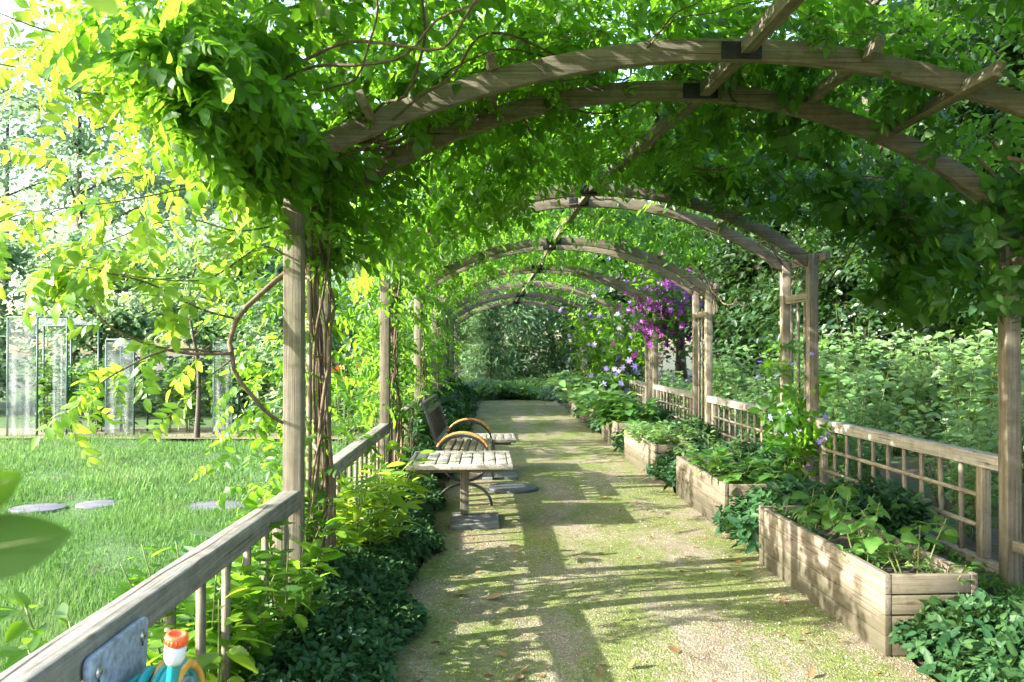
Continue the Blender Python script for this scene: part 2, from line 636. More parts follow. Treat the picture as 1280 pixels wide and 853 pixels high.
# ------------------------------------------------------------------ ground
def ground_mat():
    m, nt, out = newmat('earth_and_leaf_litter')
    g = nd(nt, 'NewGeometry')
    n = nd(nt, 'TexNoise', i_Scale=.7, i_Detail=6.0)
    n2 = nd(nt, 'TexNoise', i_Scale=14., i_Detail=4.0)
    for x in (n, n2):
        nt.links.new(g.outputs['Position'], x.inputs['Vector'])
    a = ramp(nt, [(.35, (.04, .075, .02)), (.6, (.075, .06, .035))], n.outputs['Fac'])
    b = ramp(nt, [(.35, .55), (.65, 1.)], n2.outputs['Fac'])
    c = mixc(nt, a, b, 1., 'MULTIPLY')
    p = nd(nt, 'BsdfPrincipled', i_Roughness=.95)
    nt.links.new(c, p.inputs['Base Color'])
    bm = nd(nt, 'Bump', i_Strength=.8, i_Distance=.03)
    nt.links.new(n2.outputs['Fac'], bm.inputs['Height'])
    nt.links.new(bm.outputs[0], p.inputs['Normal'])
    nt.links.new(p.outputs[0], out.inputs[0])
    return m


def lawn_mat():
    m, nt, out = newmat('lawn_soil')
    g = nd(nt, 'NewGeometry')
    n = nd(nt, 'TexNoise', i_Scale=1.3, i_Detail=6.0)
    n2 = nd(nt, 'TexNoise', i_Scale=45., i_Detail=3.0)
    for x in (n, n2):
        nt.links.new(g.outputs['Position'], x.inputs['Vector'])
    a = ramp(nt, [(.3, (.09, .075, .04)), (.45, (.05, .11, .022)), (.7, (.065, .14, .025))], n.outputs['Fac'])
    b = ramp(nt, [(.35, .5), (.65, 1.)], n2.outputs['Fac'])
    c = mixc(nt, a, b, 1., 'MULTIPLY')
    p = nd(nt, 'BsdfPrincipled', i_Roughness=.9)
    nt.links.new(c, p.inputs['Base Color'])
    bm = nd(nt, 'Bump', i_Strength=.8, i_Distance=.02)
    nt.links.new(n2.outputs['Fac'], bm.inputs['Height'])
    nt.links.new(bm.outputs[0], p.inputs['Normal'])
    nt.links.new(p.outputs[0], out.inputs[0])
    return m


def path_mat():
    m, nt, out = newmat('mossy_gravel')
    g = nd(nt, 'NewGeometry')
    P = g.outputs['Position']

    def N(sc, det=4., ro=.6, dist=0.):
        x = nd(nt, 'TexNoise', i_Scale=sc, i_Detail=det, i_Roughness=ro)
        x.inputs['Distortion'].default_value = dist
        nt.links.new(P, x.inputs['Vector'])
        return x.outputs['Fac']
    vo = nd(nt, 'TexVoronoi', i_Scale=95.)
    nt.links.new(P, vo.inputs['Vector'])
    peb = ramp(nt, [(0., (.17, .13, .09)), (.35, (.30, .245, .18)), (.65, (.39, .325, .245)), (1., (.58, .52, .43))], vo.outputs['Color'])
    gap = ramp(nt, [(.25, 1.), (.75, .42)], vo.outputs['Distance'])
    grav = mixc(nt, peb, gap, .8, 'MULTIPLY')
    dirt = ramp(nt, [(.35, (.12, .09, .058)), (.65, (.24, .19, .13))], N(9., 6.))
    grav = mixc(nt, grav, dirt, ramp(nt, [(.35, 0.), (.62, .8)], N(3.1, 5.)))
    moss = ramp(nt, [(.3, (.07, .096, .018)), (.5, (.12, .156, .03)), (.72, (.19, .228, .054))], N(26., 5.))
    # moss grows in streaks along the walk and in blotches
    mp = nd(nt, 'Mapping')
    mp.inputs['Scale'].default_value = (1.5, .62, 1)
    nt.links.new(P, mp.inputs['Vector'])
    big = nd(nt, 'TexNoise', i_Scale=1.35, i_Detail=7., i_Roughness=.68)
    nt.links.new(mp.outputs[0], big.inputs['Vector'])
    fine = N(34., 4.)
    ad = nd(nt, 'Math', operation='MULTIPLY_ADD')
    nt.links.new(fine, ad.inputs[0])
    ad.inputs[1].default_value = .55
    nt.links.new(big.outputs['Fac'], ad.inputs[2])
    # gravel is more worn at the trodden left half close to the viewer and near the planters
    mk = ramp(nt, [(.665, 0.), (.85, .92)], ad.outputs[0])
    col = mixc(nt, grav, moss, mk)
    spk = ramp(nt, [(.42, .72), (.58, 1.1)], N(210., 2.))
    col = mixc(nt, col, spk, .7, 'MULTIPLY')
    p = nd(nt, 'BsdfPrincipled', i_Roughness=.92)
    p.inputs['Specular IOR Level'].default_value = .25
    nt.links.new(col, p.inputs['Base Color'])
    hg = nd(nt, 'Math', operation='MULTIPLY_ADD')
    nt.links.new(vo.outputs['Distance'], hg.inputs[0])
    hg.inputs[1].default_value = -.6
    nt.links.new(fine, hg.inputs[2])
    bm = nd(nt, 'Bump', i_Strength=.85, i_Distance=.012)
    nt.links.new(hg.outputs[0], bm.inputs['Height'])
    nt.links.new(bm.outputs[0], p.inputs['Normal'])
    nt.links.new(p.outputs[0], out.inputs[0])
    return m


def sheet(name, pts, z, mat, dens=None):
    g = G()
    pts = np.array(pts, float)
    g.add(np.c_[pts, np.full(len(pts), z)], np.arange(len(pts))[None])
    return tag(g.build(name, mat), kind='structure')


g = G()
n = 60
rr = np.concatenate([np.linspace(0, 60, 30), np.linspace(75, 420, 12)])
g.add([[0, 20, -.03]] + [[r * math.cos(a), 20 + r * math.sin(a), -.03 - max(0, r - 60) * .002] for r in rr[1:] for a in np.arange(n) * 2 * PI / n],
      [np.array([[0, 1 + i, 1 + (i + 1) % n] for i in range(n)]), np.array([[1 + k * n + i, 1 + (k + 1) * n + i, 1 + (k + 1) * n + (i + 1) % n, 1 + k * n + (i + 1) % n] for k in range(len(rr) - 2) for i in range(n)])])
tag(g.build('ground', ground_mat()), kind='structure')

# the lawn: a gently uneven sheet left of the walk
def lawn_z(x, y):
    return .012 + .02 * np.sin(x * 1.3 + y * .7) + .018 * np.sin(y * 1.9 - x * .6)


xs, ys = np.linspace(-15, -1.28, 60), np.linspace(-1, 15.0, 70)
X, Y = np.meshgrid(xs, ys)
g = G()
idx = np.arange(X.size).reshape(X.shape)
g.add(np.stack([X, Y, lawn_z(X, Y)], -1).reshape(-1, 3), np.stack([idx[:-1, :-1], idx[:-1, 1:], idx[1:, 1:], idx[1:, :-1]], -1).reshape(-1, 4))
tag(g.build('lawn_ground', lawn_mat(), smooth=True), kind='structure')

# the walk: slightly humped, ragged edges
ys = np.linspace(-3, 25.6, 170)
ts = np.linspace(0, 1, 26)
def path_edge(y, side):
    y = np.asarray(y, float)
    if side < 0:
        return -.52 + .05 * np.sin(y * 2.1) + .04 * np.sin(y * 5.3 + 1) - .25 * np.clip((y - 9) / 4, 0, 1)
    return 2.16 + .04 * np.sin(y * 1.7 + 2) + .03 * np.sin(y * 6.1)


g = G()
Xl, Xr = path_edge(ys, -1)[:, None], path_edge(ys, 1)[:, None]
X = Xl + (Xr - Xl) * ts
Y = np.repeat(ys[:, None], len(ts), 1)
Z = .004 + .016 * np.sin(ts * PI)[None] + .006 * np.sin(X * 3 + Y * 2.2) * np.sin(ts * PI)[None]
idx = np.arange(X.size).reshape(X.shape)
g.add(np.stack([X, Y, Z], -1).reshape(-1, 3), np.stack([idx[:-1, :-1], idx[:-1, 1:], idx[1:, 1:], idx[1:, :-1]], -1).reshape(-1, 4))
tag(g.build('path', path_mat(), smooth=True), kind='structure')


def path_z(x, y):
    l, r = path_edge(y, -1), path_edge(y, 1)
    t = np.clip((x - l) / (r - l), 0, 1)
    return .004 + .016 * np.sin(t * PI) + .006 * np.sin(x * 3 + y * 2.2) * np.sin(t * PI)


m_ = lawn_mat()
sheet('meadow', [(-40, 16.5), (-1.7, 16.6), (-1.7, 30), (-40, 34)], .02, m_)


def sand_mat():
    m, nt, out = newmat('pale_sand')
    g = nd(nt, 'NewGeometry')
    n = nd(nt, 'TexNoise', i_Scale=6., i_Detail=6.0)
    nt.links.new(g.outputs['Position'], n.inputs['Vector'])
    p = nd(nt, 'BsdfPrincipled', i_Roughness=.9)
    nt.links.new(ramp(nt, [(.3, (.09, .085, .045)), (.7, (.18, .15, .09))], n.outputs['Fac']), p.inputs['Base Color'])
    nt.links.new(p.outputs[0], out.inputs[0])
    return m


sheet('sand_path', [(-14, 14.9), (-1.4, 14.2), (-1.4, 16.6), (-14, 16.4)], .05, sand_mat())

# ------------------------------------------------------------------ grass on the lawn
STONES = [(-2.72, 8.35, .33, .27), (-3.95, 8.5, .22, .2), (-4.45, 8.3, .26, .22)]
def grass():
    g = G()
    for y0, y1, n, hh, ww in ((2.0, 5, 52000, .055, .004), (5, 8.5, 62000, .06, .0065), (8.5, 15, 52000, .065, .012)):
        y = rng.uniform(y0, y1, n)
        x = -1.32 - rng.uniform(0, 1, n) * (np.minimum(y * .66 - .6, 10.5))
        d = np.sin(x * 2.1 + 1) * np.sin(y * 1.7) + .6 * np.sin(x * 5.2 + y * 3.1) + rng.normal(0, .5, n)
        keep = d > -.85 - .5 * rng.random(n)
        for sx, sy, rx, ry in STONES:
            keep &= ((x - sx) / rx) ** 2 + ((y - sy) / ry) ** 2 > .72 + rng.normal(0, .2, n)
        x, y, d = x[keep], y[keep], d[keep]
        m = len(x)
        a = rng.uniform(0, 2 * PI, m)
        lean = np.abs(rng.normal(.45, .4, m))
        D = np.stack([np.cos(a) * lean, np.sin(a) * lean, np.ones(m)], 1)
        N = np.stack([np.cos(a), np.sin(a), -lean + .2], 1)
        g.scat(BLADE, np.stack([x, y, lawn_z(x, y) - .005], 1), D, N, hh * rng.uniform(.5, 1.5, m) * (1 + .45 * np.clip(d, -1, 1)), ww * rng.uniform(.7, 1.4, m), np.clip(.45 + .16 * d + .14 * np.sin(x * .9 + y * 1.1) + rng.normal(0, .2, m), .05, .98))
    return tag(g.build('grass', L_GRASS), 'short sunlit lawn grass left of the timber railing', kind='stuff')


grass()
for i, (sx, sy, rx, ry) in enumerate(STONES):
    g = G()
    r = np.random.default_rng(i)
    k = 18
    a = np.arange(k) * 2 * PI / k
    rad = 1 + r.normal(0, .06, k)
    top = np.stack([rx * rad * np.cos(a), ry * rad * np.sin(a), np.full(k, .022)], 1)
    bot = top * [1.02, 1.02, 0] + [0, 0, -.04]
    kk = np.arange(k)
    g.add(np.vstack([bot, top]), [np.stack([kk, (kk + 1) % k, k + (kk + 1) % k, k + kk], 1), (k + kk)[None]])
    o = g.build('stepping_stone', STONE, loc=(sx, sy, .01), bevel=.006)
    tag(o, ['broad blue grey stepping stone in the lawn beside the nearest arch post', 'middle flat grey stepping stone half sunk in the lawn', 'small outermost stepping stone far out in the lawn'][i], 'stepping stone', 'stepping stones across the lawn')

# ------------------------------------------------------------------ pergola arches
def ridge_x(y):
    return float(np.interp(y, [1, 4.6, 5.4, 8.7, 9.5, 13], [1.55, 1.47, 1.44, 1.12, 1.10, 1.08]))


def arch_slot(x):
    o = x - XC
    return ZTOP - RAD + math.sqrt(RAD * RAD - o * o)


def make_arch(k, label):
    r = thing('garden_arch', label, 'arch', (0, PY[k], 0), group='timber arches spanning the garden walk')
    for x in (XL, XR):
        for y in (0, PD):
            g = G()
            tall = .24 if (k == 0 and x > 0 and y == 0) else 0
            g.box((0, 0, 1.29 + tall / 2), (.10, .10, 2.66 + tall))
            g.build('post', WZ, r, bevel=.005, loc=(x, y, 0))
        sd = 1 if x > 0 else -1
        g = G()
        g.bar((x + sd * .077, -.24, 2.585), (x + sd * .077, PD + .24, 2.585), .05, .09)
        g.build('eave_beam', WY, r, bevel=.004)
        g = G()
        g.bar((x, .053, 2.17), (x, PD - .053, 2.17), .045, .09)
        g.build('trellis_rail', WY, r, bevel=.003)
        g = G()
        g.bar((x, .053, .30), (x, PD - .053, .30), .045, .07)
        g.build('trellis_rail', WY, r, bevel=.003)
        for j in range(3):
            g = G()
            g.box((x, .195 + .195 * j, 1.225), (.028, .028, 1.78))
            g.build('trellis_bar', WZ, r)
    ss = np.linspace(-SMAX - .02, SMAX + .02, 40)
    for y, dz in ((.0, 0), (PD, .015)):
        x, z = arch_xz(ss, -.06)
        if k == 0 and y == 0:      # the foremost beam is set a little skew, higher on the right
            z = 3.30 - (x - 1.40) ** 2 / 9.5
        g = G()
        g.sweep(np.stack([x, np.full(len(x), y), z + dz], 1), .055, .122)
        g.build('arch_beam', WX, r, bevel=.005)
        rx = ridge_x(PY[k] + y)
        g = G()
        zc_ = arch_slot(rx) - .062 + dz
        g.box((rx - .03, y - .034, zc_), (.23, .012, .10))
        for bx in (-.09, -.035, .035, .09):
            for bz in (-.028, .028):
                g.lathe([(.0005, -.001), (.008, -.001), (.007, .005), (.0005, .006)], (rx - .03 + bx, y - .04, zc_ + bz), 6, M=Matrix.Rotation(PI / 2, 3, 'X'))
        g.build('metal_bracket', BRKT, r, bevel=.002)
    for j, x in enumerate((XL + .42, .03, 2.16, 2.72)):
        sl = -(x - XC) / RAD
        g = G()
        a, b = ((-.33, PD + .25), (-.06, PD + .1), (-.18, PD + .2), (-.36, PD + .3))[j]
        z = arch_slot(x) + .022 + .012
        g.bar((x, a, z), (x, b, z), .05, .09, up=(-sl, 0, 1))
        g.build('cross_batten', WY, r, bevel=.004)
    rx0, rx1 = ridge_x(PY[k]), ridge_x(PY[k] + PD)
    g = G()
    g.bar((rx0, .03, arch_slot(rx0) - .04), (rx1, PD - .03, arch_slot(rx1) - .04), .07, .085)
    g.build('ridge_piece', WY, r, bevel=.004)
    return r


ALAB = ['nearest timber arch, its left post wrapped in thick twisted vine stems',
        'second timber arch, lilac clematis climbing its right trellis',
        'third timber arch with bare pale trellis posts on the right',
        'fourth timber arch with a big purple clematis on its right post',
        'fifth timber arch with pale lilac clematis over its right post',
        'sixth timber arch, the last one but one along the walk',
        'farthest timber arch at the end of the garden walk']
for k in range(7):
    make_arch(k, ALAB[k])

for k in range(-1, 6):
    ya = 1.0 if k < 0 else PY[k] + PD + .03
    yb = PY[k + 1] - .03
    xa, xb = ridge_x(ya), ridge_x(yb)
    g = G()
    g.bar((xa, 0, arch_slot(xa) - .04), (xb, yb - ya, arch_slot(xb) - .04), .07, .085)
    o = g.build('ridge_beam', WY, bevel=.004, loc=(0, ya, 0))
    tag(o, 'ridge beam running back from the nearest arch above the viewer' if k < 0 else f'ridge beam under the leaves between the {ORD[k]} and {ORD[k+1]} arches', 'roof beam', 'ridge beams joining the arches')


# ------------------------------------------------------------------ railings
def railing(side, k):
    x = XL if side < 0 else XR
    ya = .2 if k < 0 else PY[k] + PD + .053
    yb = PY[k + 1] - .053
    L = yb - ya
    zt = (.825 if side < 0 else .875)
    zs = zt + (.055 if (k < 0 and side < 0) else 0)      # the nearest left rail climbs a little toward the viewer
    where = 'left' if side < 0 else 'right'
    if k < 0:
        lab = 'near left railing with a thick weathered cracked handrail' if side < 0 else 'right railing beside the viewer running up to the nearest arch'
    elif side < 0:
        lab = f'left timber railing between the {ORD[k]} and {ORD[k+1]} arches'
    else:
        lab = f'right lattice railing between the {ORD[k]} and {ORD[k+1]} arches'
    r = thing('railing', lab, 'railing', (x, ya, 0), group='timber railings between the arches')
    g = G()
    g.bar((0, 0, zs - .05), (0, L, zt - .05), .095, .10)
    tr = g.build('handrail', WGY, r, bevel=.008)
    if k < 0 and side < 0:
        tag(tr, 'grey weathered handrail with a long drying crack')
        # the crack is a dark sliver sunk in the top face
        g = G()
        yy = np.linspace(1.4, 3.9, 40)
        xx = -.012 + .012 * np.sin(yy * 2.3) + .005 * np.sin(yy * 9)
        ww = .0022 * np.abs(np.sin(yy * 2.7 + .5)) + .0006
        zz = zs + (zt - zs) * yy / L + .0012
        V = np.stack([np.stack([xx - ww, yy, zz], 1), np.stack([xx + ww, yy, zz], 1)], 1).reshape(-1, 3)
        i = np.arange(39) * 2
        g.add(V, np.stack([i, i + 1, i + 3, i + 2], 1))
        g.build('drying_crack', SOIL, tr)
    g = G()
    g.bar((0, 0, .085), (0, L, .085), .07, .10)
    g.build('bottom_rail', WY, r, bevel=.006)
    top = zt - .102
    for y in (.24, L - .24):
        g = G()
        g.box((0, y, (top + .137) / 2), (.065, .075, top - .137))
        g.build('stile', WZ, r, bevel=.004)
    n = 10 if k >= 0 or side > 0 else 13
    yy = np.linspace(.24, L - .24, n + 1)[1:-1]
    for y in yy:
        g = G()
        g.box((0, y, (top + .137) / 2 + (zs - zt) * .5), (.028, .03, top - .137 + abs(zs - zt)))
        g.build('baluster', WZ, r)
    if side > 0:
        for z in (.36, .575):
            g = G()
            g.bar((-.027, .28, z), (-.027, L - .28, z), .022, .03)
            g.build('lattice_strip', WY, r)
    return r


for k in range(-1, 6):
    railing(-1, k)
    railing(1, k)

# ------------------------------------------------------------------ planter boxes
BOXY = [4.20, 7.05, 10.0, 12.95, 15.9, 18.85]
BOXN = ['nearest', 'second', 'third', 'fourth', 'fifth', 'sixth']
BOXW = ['nearest pale timber planter box, mostly bare soil with small seedlings', 'second planter box holding a bushy mixed green plant',
        'third planter box with a mound of feathery light green leaves', 'fourth planter box along the walk, under dark broad leaves',
        'fifth planter box below the pale lilac clematis', 'sixth planter box, the farthest small one along the walk']
BX0, BX1, BH, BL = 2.065, 2.56, .435, 1.9


def make_box(i):
    y0 = BOXY[i]
    r = thing('planter_box', BOXW[i], 'planter box', ((BX0 + BX1) / 2, y0, 0), rz=[.012, -.01, .03, -.015, .02, 0][i], group='timber planter boxes along the right side')
    hw = (BX1 - BX0) / 2
    for sd in (-1, 1):
        g = G()
        for c in range(4):
            z = .01 + .1065 * c + .0515
            cut = [.62, 1.02, .62, 1.24][c] if sd < 0 else .9
            for a, b in ((0, cut - .0015), (cut + .0015, BL)):
                g.bar((sd * (hw - .017), a, z), (sd * (hw - .017), b, z), .034, .1025)
                for sy in (a + .03, b - .03):
                    for sz in (-.027, .027):
                        g.lathe([(.0045, -.002), (.0045, .0008), (.0003, .0012)], (sd * hw, sy, z + sz), 7, M=Matrix.Rotation(sd * PI / 2, 3, 'Y'))
        g.build('side_wall', WBOX, r, bevel=.004)
    for y in (.036 - .018, BL - .018):
        g = G()
        for c in range(4):
            z = .01 + .1065 * c + .0515
            g.bar((-hw + .036, y, z - .002), (hw - .036, y, z - .002), .034, .0985)
        g.build('end_wall', WBOXX, r, bevel=.004)
    g = G()
    nx, ny = 12, 20
    xs, ys = np.linspace(-hw + .03, hw - .03, nx), np.linspace(.03, BL - .03, ny)
    X, Y = np.meshgrid(xs, ys)
    Z = .335 + .02 * np.sin(X * 7 + i) * np.sin(Y * 6) + rng.normal(0, .008, X.shape)
    idx = np.arange(X.size).reshape(X.shape)
    g.add(np.stack([X, Y, Z], -1).reshape(-1, 3), np.stack([idx[:-1, :-1], idx[:-1, 1:], idx[1:, 1:], idx[1:, :-1]], -1).reshape(-1, 4))
    g.build('soil', SOIL, r, smooth=True)
    return r


for i in range(6):
    make_box(i)


# ------------------------------------------------------------------ bench, tables, lid
def arc(c, r, a0, a1, n=14, sx=1., sz=1.):
    a = np.radians(np.linspace(a0, a1, n))
    return np.stack([c[0] + r * sx * np.cos(a), np.zeros(n), c[1] + r * sz * np.sin(a)], 1)


def bench():
    r = thing('garden_bench', 'black iron garden bench with orange wooden armrests facing the walk', 'bench', (-.22, 8.35, .012), rz=-.02)
    L = 1.62
    for y in (0, L):
        g = G()
        # upper U and lower inverted U touching back to back
        g.sweep(arc((0, .47), .23, 180, 360, 16, 1.05, .95) + [0, y, 0], .045, .026)
        g.sweep(arc((0, .0), .25, 0, 180, 16, 1.1, .9) + [0, y, 0], .045, .026)
        g.bar((-.26, y, .468), (.27, y, .468), .045, .028)
        # back upright, slightly raked and curved at the head
        P = catmull([(-.23, y, .46), (-.28, y, .62), (-.35, y, .82), (-.40, y, .98), (-.45, y, 1.03)], 6)
        g.sweep(P, .045, .03)
        g.sweep(arc((-.02, .49), .255, -4, 182, 18, 1.05, .86) + [0, y, 0], .04, .022)
        g.lathe([(0, -.024), (.03, -.024), (.034, 0), (.03, .024), (0, .024)], (0, y, .245), 12, M=Matrix.Rotation(PI / 2, 3, 'X'))
        g.build('side_frame', IRON, r, bevel=.004)
        g = G()
        g.sweep(arc((-.02, .512), .262, 22, 158, 16, 1.06, .88) + [0, y, 0], .06, .026)
        g.build('armrest', WARM, r, bevel=.008)
    g = G()
    for j in range(6):
        x = -.21 + .087 * j
        z = .497 + (.006 if j in (0, 5) else -.004 * (2.5 - abs(j - 2.5)))
        g.bar((x, .0, z), (x, L, z), .074, .026)
    g.build('seat', WSEAT, r, bevel=.005)
    bk = bpy.data.objects.new('backrest', None)
    COL.objects.link(bk)
    bk.parent = r
    P = catmull([(-.23, 0, .46), (-.28, 0, .62), (-.35, 0, .82), (-.40, 0, .98)], 8)
    fr = G()
    for i in (9, 22):
        p = P[i]
        fr.bar((p[0], .03, p[2]), (p[0], L - .03, p[2]), .05, .03, up=(.35, 0, .9))
    fr.bar((-.43, -.02, 1.02), (-.43, L + .02, 1.02), .05, .05)
    fr.build('back_frame', IRON, bk, bevel=.004)
    g = G()
    for j in range(9):
        y = .18 + j * (L - .36) / 8
        g.bar((P[10][0], y, P[10][2]), (P[21][0], y, P[21][2]), .085, .02, up=(1, 0, .3))
    g.build('back_slats', WBACK, bk, bevel=.003)
    return r


def slat_table(label, loc, wx, wy, h, legpos, rz=0):
    r = thing('garden_table', label, 'table', loc, rz, group='slatted side tables by the bench')
    g = G()
    n = 8
    for j in range(n):
        x = -wx / 2 + .04 + (wx - .08) * (j + .5) / n
        g.bar((x, -wy / 2 + .075, h - .018), (x, wy / 2 - .075, h - .018), (wx - .08) / n - .012, .028)
    for y in (-wy / 2 + .036, wy / 2 - .036):
        g.bar((-wx / 2, y, h - .02), (wx / 2, y, h - .02), .068, .04)
    for x in (-wx / 2 + .018, wx / 2 - .018):
        g.bar((x, -wy / 2 + .074, h - .02), (x, wy / 2 - .074, h - .02), .034, .04)
    g.build('tabletop', WTAB, r, bevel=.004)
    g = G()
    g.box((legpos[0], legpos[1], h / 2 + .0), (.078, .078, h - .085))
    g.build('leg', WZ, r, bevel=.005)
    for y in (-wy / 2 + .15, wy / 2 - .15):
        g = G()
        g.bar((-wx / 2 + .06, y, h - .061), (wx / 2 - .06, y, h - .061), .06, .04)
        g.build('crosspiece', WX, r, bevel=.003)
    g = G()
    g.box((legpos[0] + .10, legpos[1] - .18, .012), (.44, .58, .04))
    g.build('base_slab', CONC, r, bevel=.008)
    return r


bench()
slat_table('slatted grey wooden side table in front of the bench, nearest the viewer', (-.235, 7.62, .012), .93, 1.02, .585, (.03, .12))
slat_table('second low wooden table behind the bench, partly hidden by it', (-.10, 10.75, .012), .95, .8, .45, (.17, -.3))
g = G()
g.lathe([(0.0, .0), (.27, .0), (.285, .012), (.285, .034), (.272, .046), (.15, .05), (0.001, .05)], n=40)
o = g.build('cover_lid', LID, loc=(.30, 9.25, .012), smooth=False, bevel=.002)
tag(o, 'round dark grey cover lid lying flat on the path beside the bench', 'cover lid')


# ------------------------------------------------------------------ hose hanger and hoses
r = thing('hose_hanger', 'blue grey plastic hose hanger screwed to the near handrail', 'hose hanger', (XL + .05, 2.28, .83))
g = G()
R = .025
pts = []
for cy_, cz_, a0 in ((.18 - R, -.012 - R, 0), (-.18 + R, -.012 - R, 90), (-.15 + R, -.36 + R, 180), (.15 - R, -.36 + R, 270)):
    for a in np.radians(np.linspace(a0, a0 + 90, 6)):
        pts.append((cy_ + R * math.cos(a), cz_ + R * math.sin(a)))
pts = np.array(pts)
k = len(pts)
V = np.vstack([np.c_[np.full(k, .004), pts], np.c_[np.full(k, .024), pts]])
kk = np.arange(k)
g.add(V, [np.stack([kk, (kk + 1) % k, k + (kk + 1) % k, k + kk], 1), kk[::-1][None], (k + kk)[None]])
g.build('back_plate', PLATE, r, bevel=.004)
for y in (-.135, .135):
    g = G()
    g.lathe([(.016, 0), (.016, .002), (.010, .006), (0.0005, .007)], (.0245, y, -.06), 16, M=Matrix.Rotation(PI / 2, 3, 'Y'))
    sc_ = g.build('screw', SCREW, r)
    g = G()
    g.box((.0312, y, -.06), (.0015, .014, .0028))
    g.build('screw_slot', SOIL, sc_)
    g = G()
    g.box((.0252, y, -.082), (.002, .009, .012))
    g.build('slot_hole', SOIL, r)
g = G()
a = np.radians(np.linspace(0, 180, 14))
P = np.stack([np.full(14, .0), .15 * np.cos(a), -.20 + .05 * np.sin(a)], 1)
for dx in (.03, .13):
    pass
V = np.vstack([P + [.024, 0, 0], P + [.17, 0, 0]])
i = np.arange(13)
g.add(V, np.stack([i, i + 1, 14 + i + 1, 14 + i], 1))
sd = g.build('saddle', PLATE, r)
m = sd.modifiers.new('s', 'SOLIDIFY')
m.thickness = .012


def hose_coil(seed, xs, ry, rz_, drop):
    r_ = np.random.default_rng(seed)
    P = []
    for j, x in enumerate(xs):
        a = np.radians(np.linspace(90, 450, 26, endpoint=False))
        yy = ry * (1 + .05 * r_.normal()) * np.cos(a)
        zz = rz_ * (1 + .06 * r_.normal()) * np.sin(a)
        X = x + (xs[min(j + 1, len(xs) - 1)] - x) * np.linspace(0, 1, 26, endpoint=False)
        P.append(np.stack([X, 2.29 + yy, drop - rz_ + zz + .012 * r_.normal()], 1))
    return np.vstack(P)


r = thing('garden_hose', 'coiled teal garden hose with an orange tipped connector', 'hose', (0, 0, 0))
g = G()
P = hose_coil(3, [-.955, -.925, -.89, -.862], .17, .2, .725)
tail = catmull([P[-1], (-.84, 2.26, .62), (-.80, 2.12, .50), (-.765, 2.0, .58), (-.742, 1.95, .74), (-.722, 1.93, .885)], 10)[1:]
g.tube(np.vstack([P, tail]), .0135, 10)
g.build('hose_line', TEAL, r, smooth=True)
e = tail[-1]
ax = nrm(tail[-1] - tail[-3])
M = Vector(ax).to_track_quat('Z', 'Y').to_matrix()
g = G()
g.lathe([(.0, -.012), (.018, -.012), (.021, -.004), (.0235, .004), (.0235, .03), (.020, .034), (.0, .036)], e, 24, M=M)
g.build('connector_collar', GREYP, r)
g = G()
g.lathe([(.0, .033), (.0225, .033), (.025, .037), (.025, .052), (.0235, .058), (.017, .06), (.0165, .052), (0.0005, .051)], e, 24, M=M)
Mn = np.array(M.to_3x3())
for i in range(18):
    a = i * 2 * PI / 18
    q = Mn @ np.array([.025 * math.cos(a), .025 * math.sin(a), .0445])
    g.box(e + q, (.0026, .0026, .013), R=M @ Matrix.Rotation(a, 3, 'Z'))
g.build('connector_tip', ORNG, r)
r = thing('garden_hose', 'ochre yellow hose coiled beside the teal hose', 'hose', (0, 0, 0))
g = G()
P = hose_coil(9, [-.94, -.905, -.872, -.845], .15, .18, .712)
P[:, 1] += .05
g.tube(P, .011, 10)
g.build('hose_line', YELL, r, smooth=True)

# ------------------------------------------------------------------ climbing vines on the roof
def field(u, v, seed):
    r = np.random.default_rng(seed)
    out = 0
    for i in range(5):
        a = r.uniform(0, 2 * PI)
        f = r.uniform(1.2, 3.6)
        out = out + np.sin((u * math.cos(a) + v * math.sin(a)) * f + r.uniform(0, 6))
    return out / 2.2


def pick_scat(g, tms, O, D, N, L, t):
    k = rng.integers(0, len(tms), len(O))
    for i, tm in enumerate(tms):
        q = k == i
        g.scat(tm, O[q], D[q], N[q], L[q], None, t[q])


def roof_foliage(g, tms, n, s0, s1, y0, y1, seed, size, thr=-.35, offm=.12, offs=.16, tint=.45, droop=.35, tmul=.12, lo=.0):
    s = rng.uniform(s0, s1, n)
    y = rng.uniform(y0, y1, n)
    keep = field(s, y, seed) + rng.normal(0, .25, n) > thr
    s, y = s[keep], y[keep]
    n = len(s)
    off = rng.normal(offm, offs, n)
    off = np.where(off < lo, lo + np.abs(rng.normal(0, .06, n)), off)
    x, z = arch_xz(s, off)
    a = rng.uniform(0, 2 * PI, n)
    th = np.clip(s, -SMAX, SMAX) / RAD
    D = np.stack([np.cos(a), np.sin(a), rng.normal(-droop * .55, .35, n) - np.sin(np.abs(th)) * .4], 1)
    N = np.stack([np.sin(th) + rng.normal(0, .45, n), rng.normal(0, .45, n), np.cos(th) + .2], 1)
    # the leaves that would hang across the near side of an arch have been clipped by the gardener
    for f in PY[:3]:
        D[:, 1] = np.where((y > f - .5) & (y < f), -np.abs(D[:, 1]) * .3, D[:, 1])
    pick_scat(g, tms, np.stack([x, y, z], 1), D, N, size * rng.uniform(.5, 1.35, n), np.clip(tint + tmul * rng.normal(0, 1, n), .05, .95))


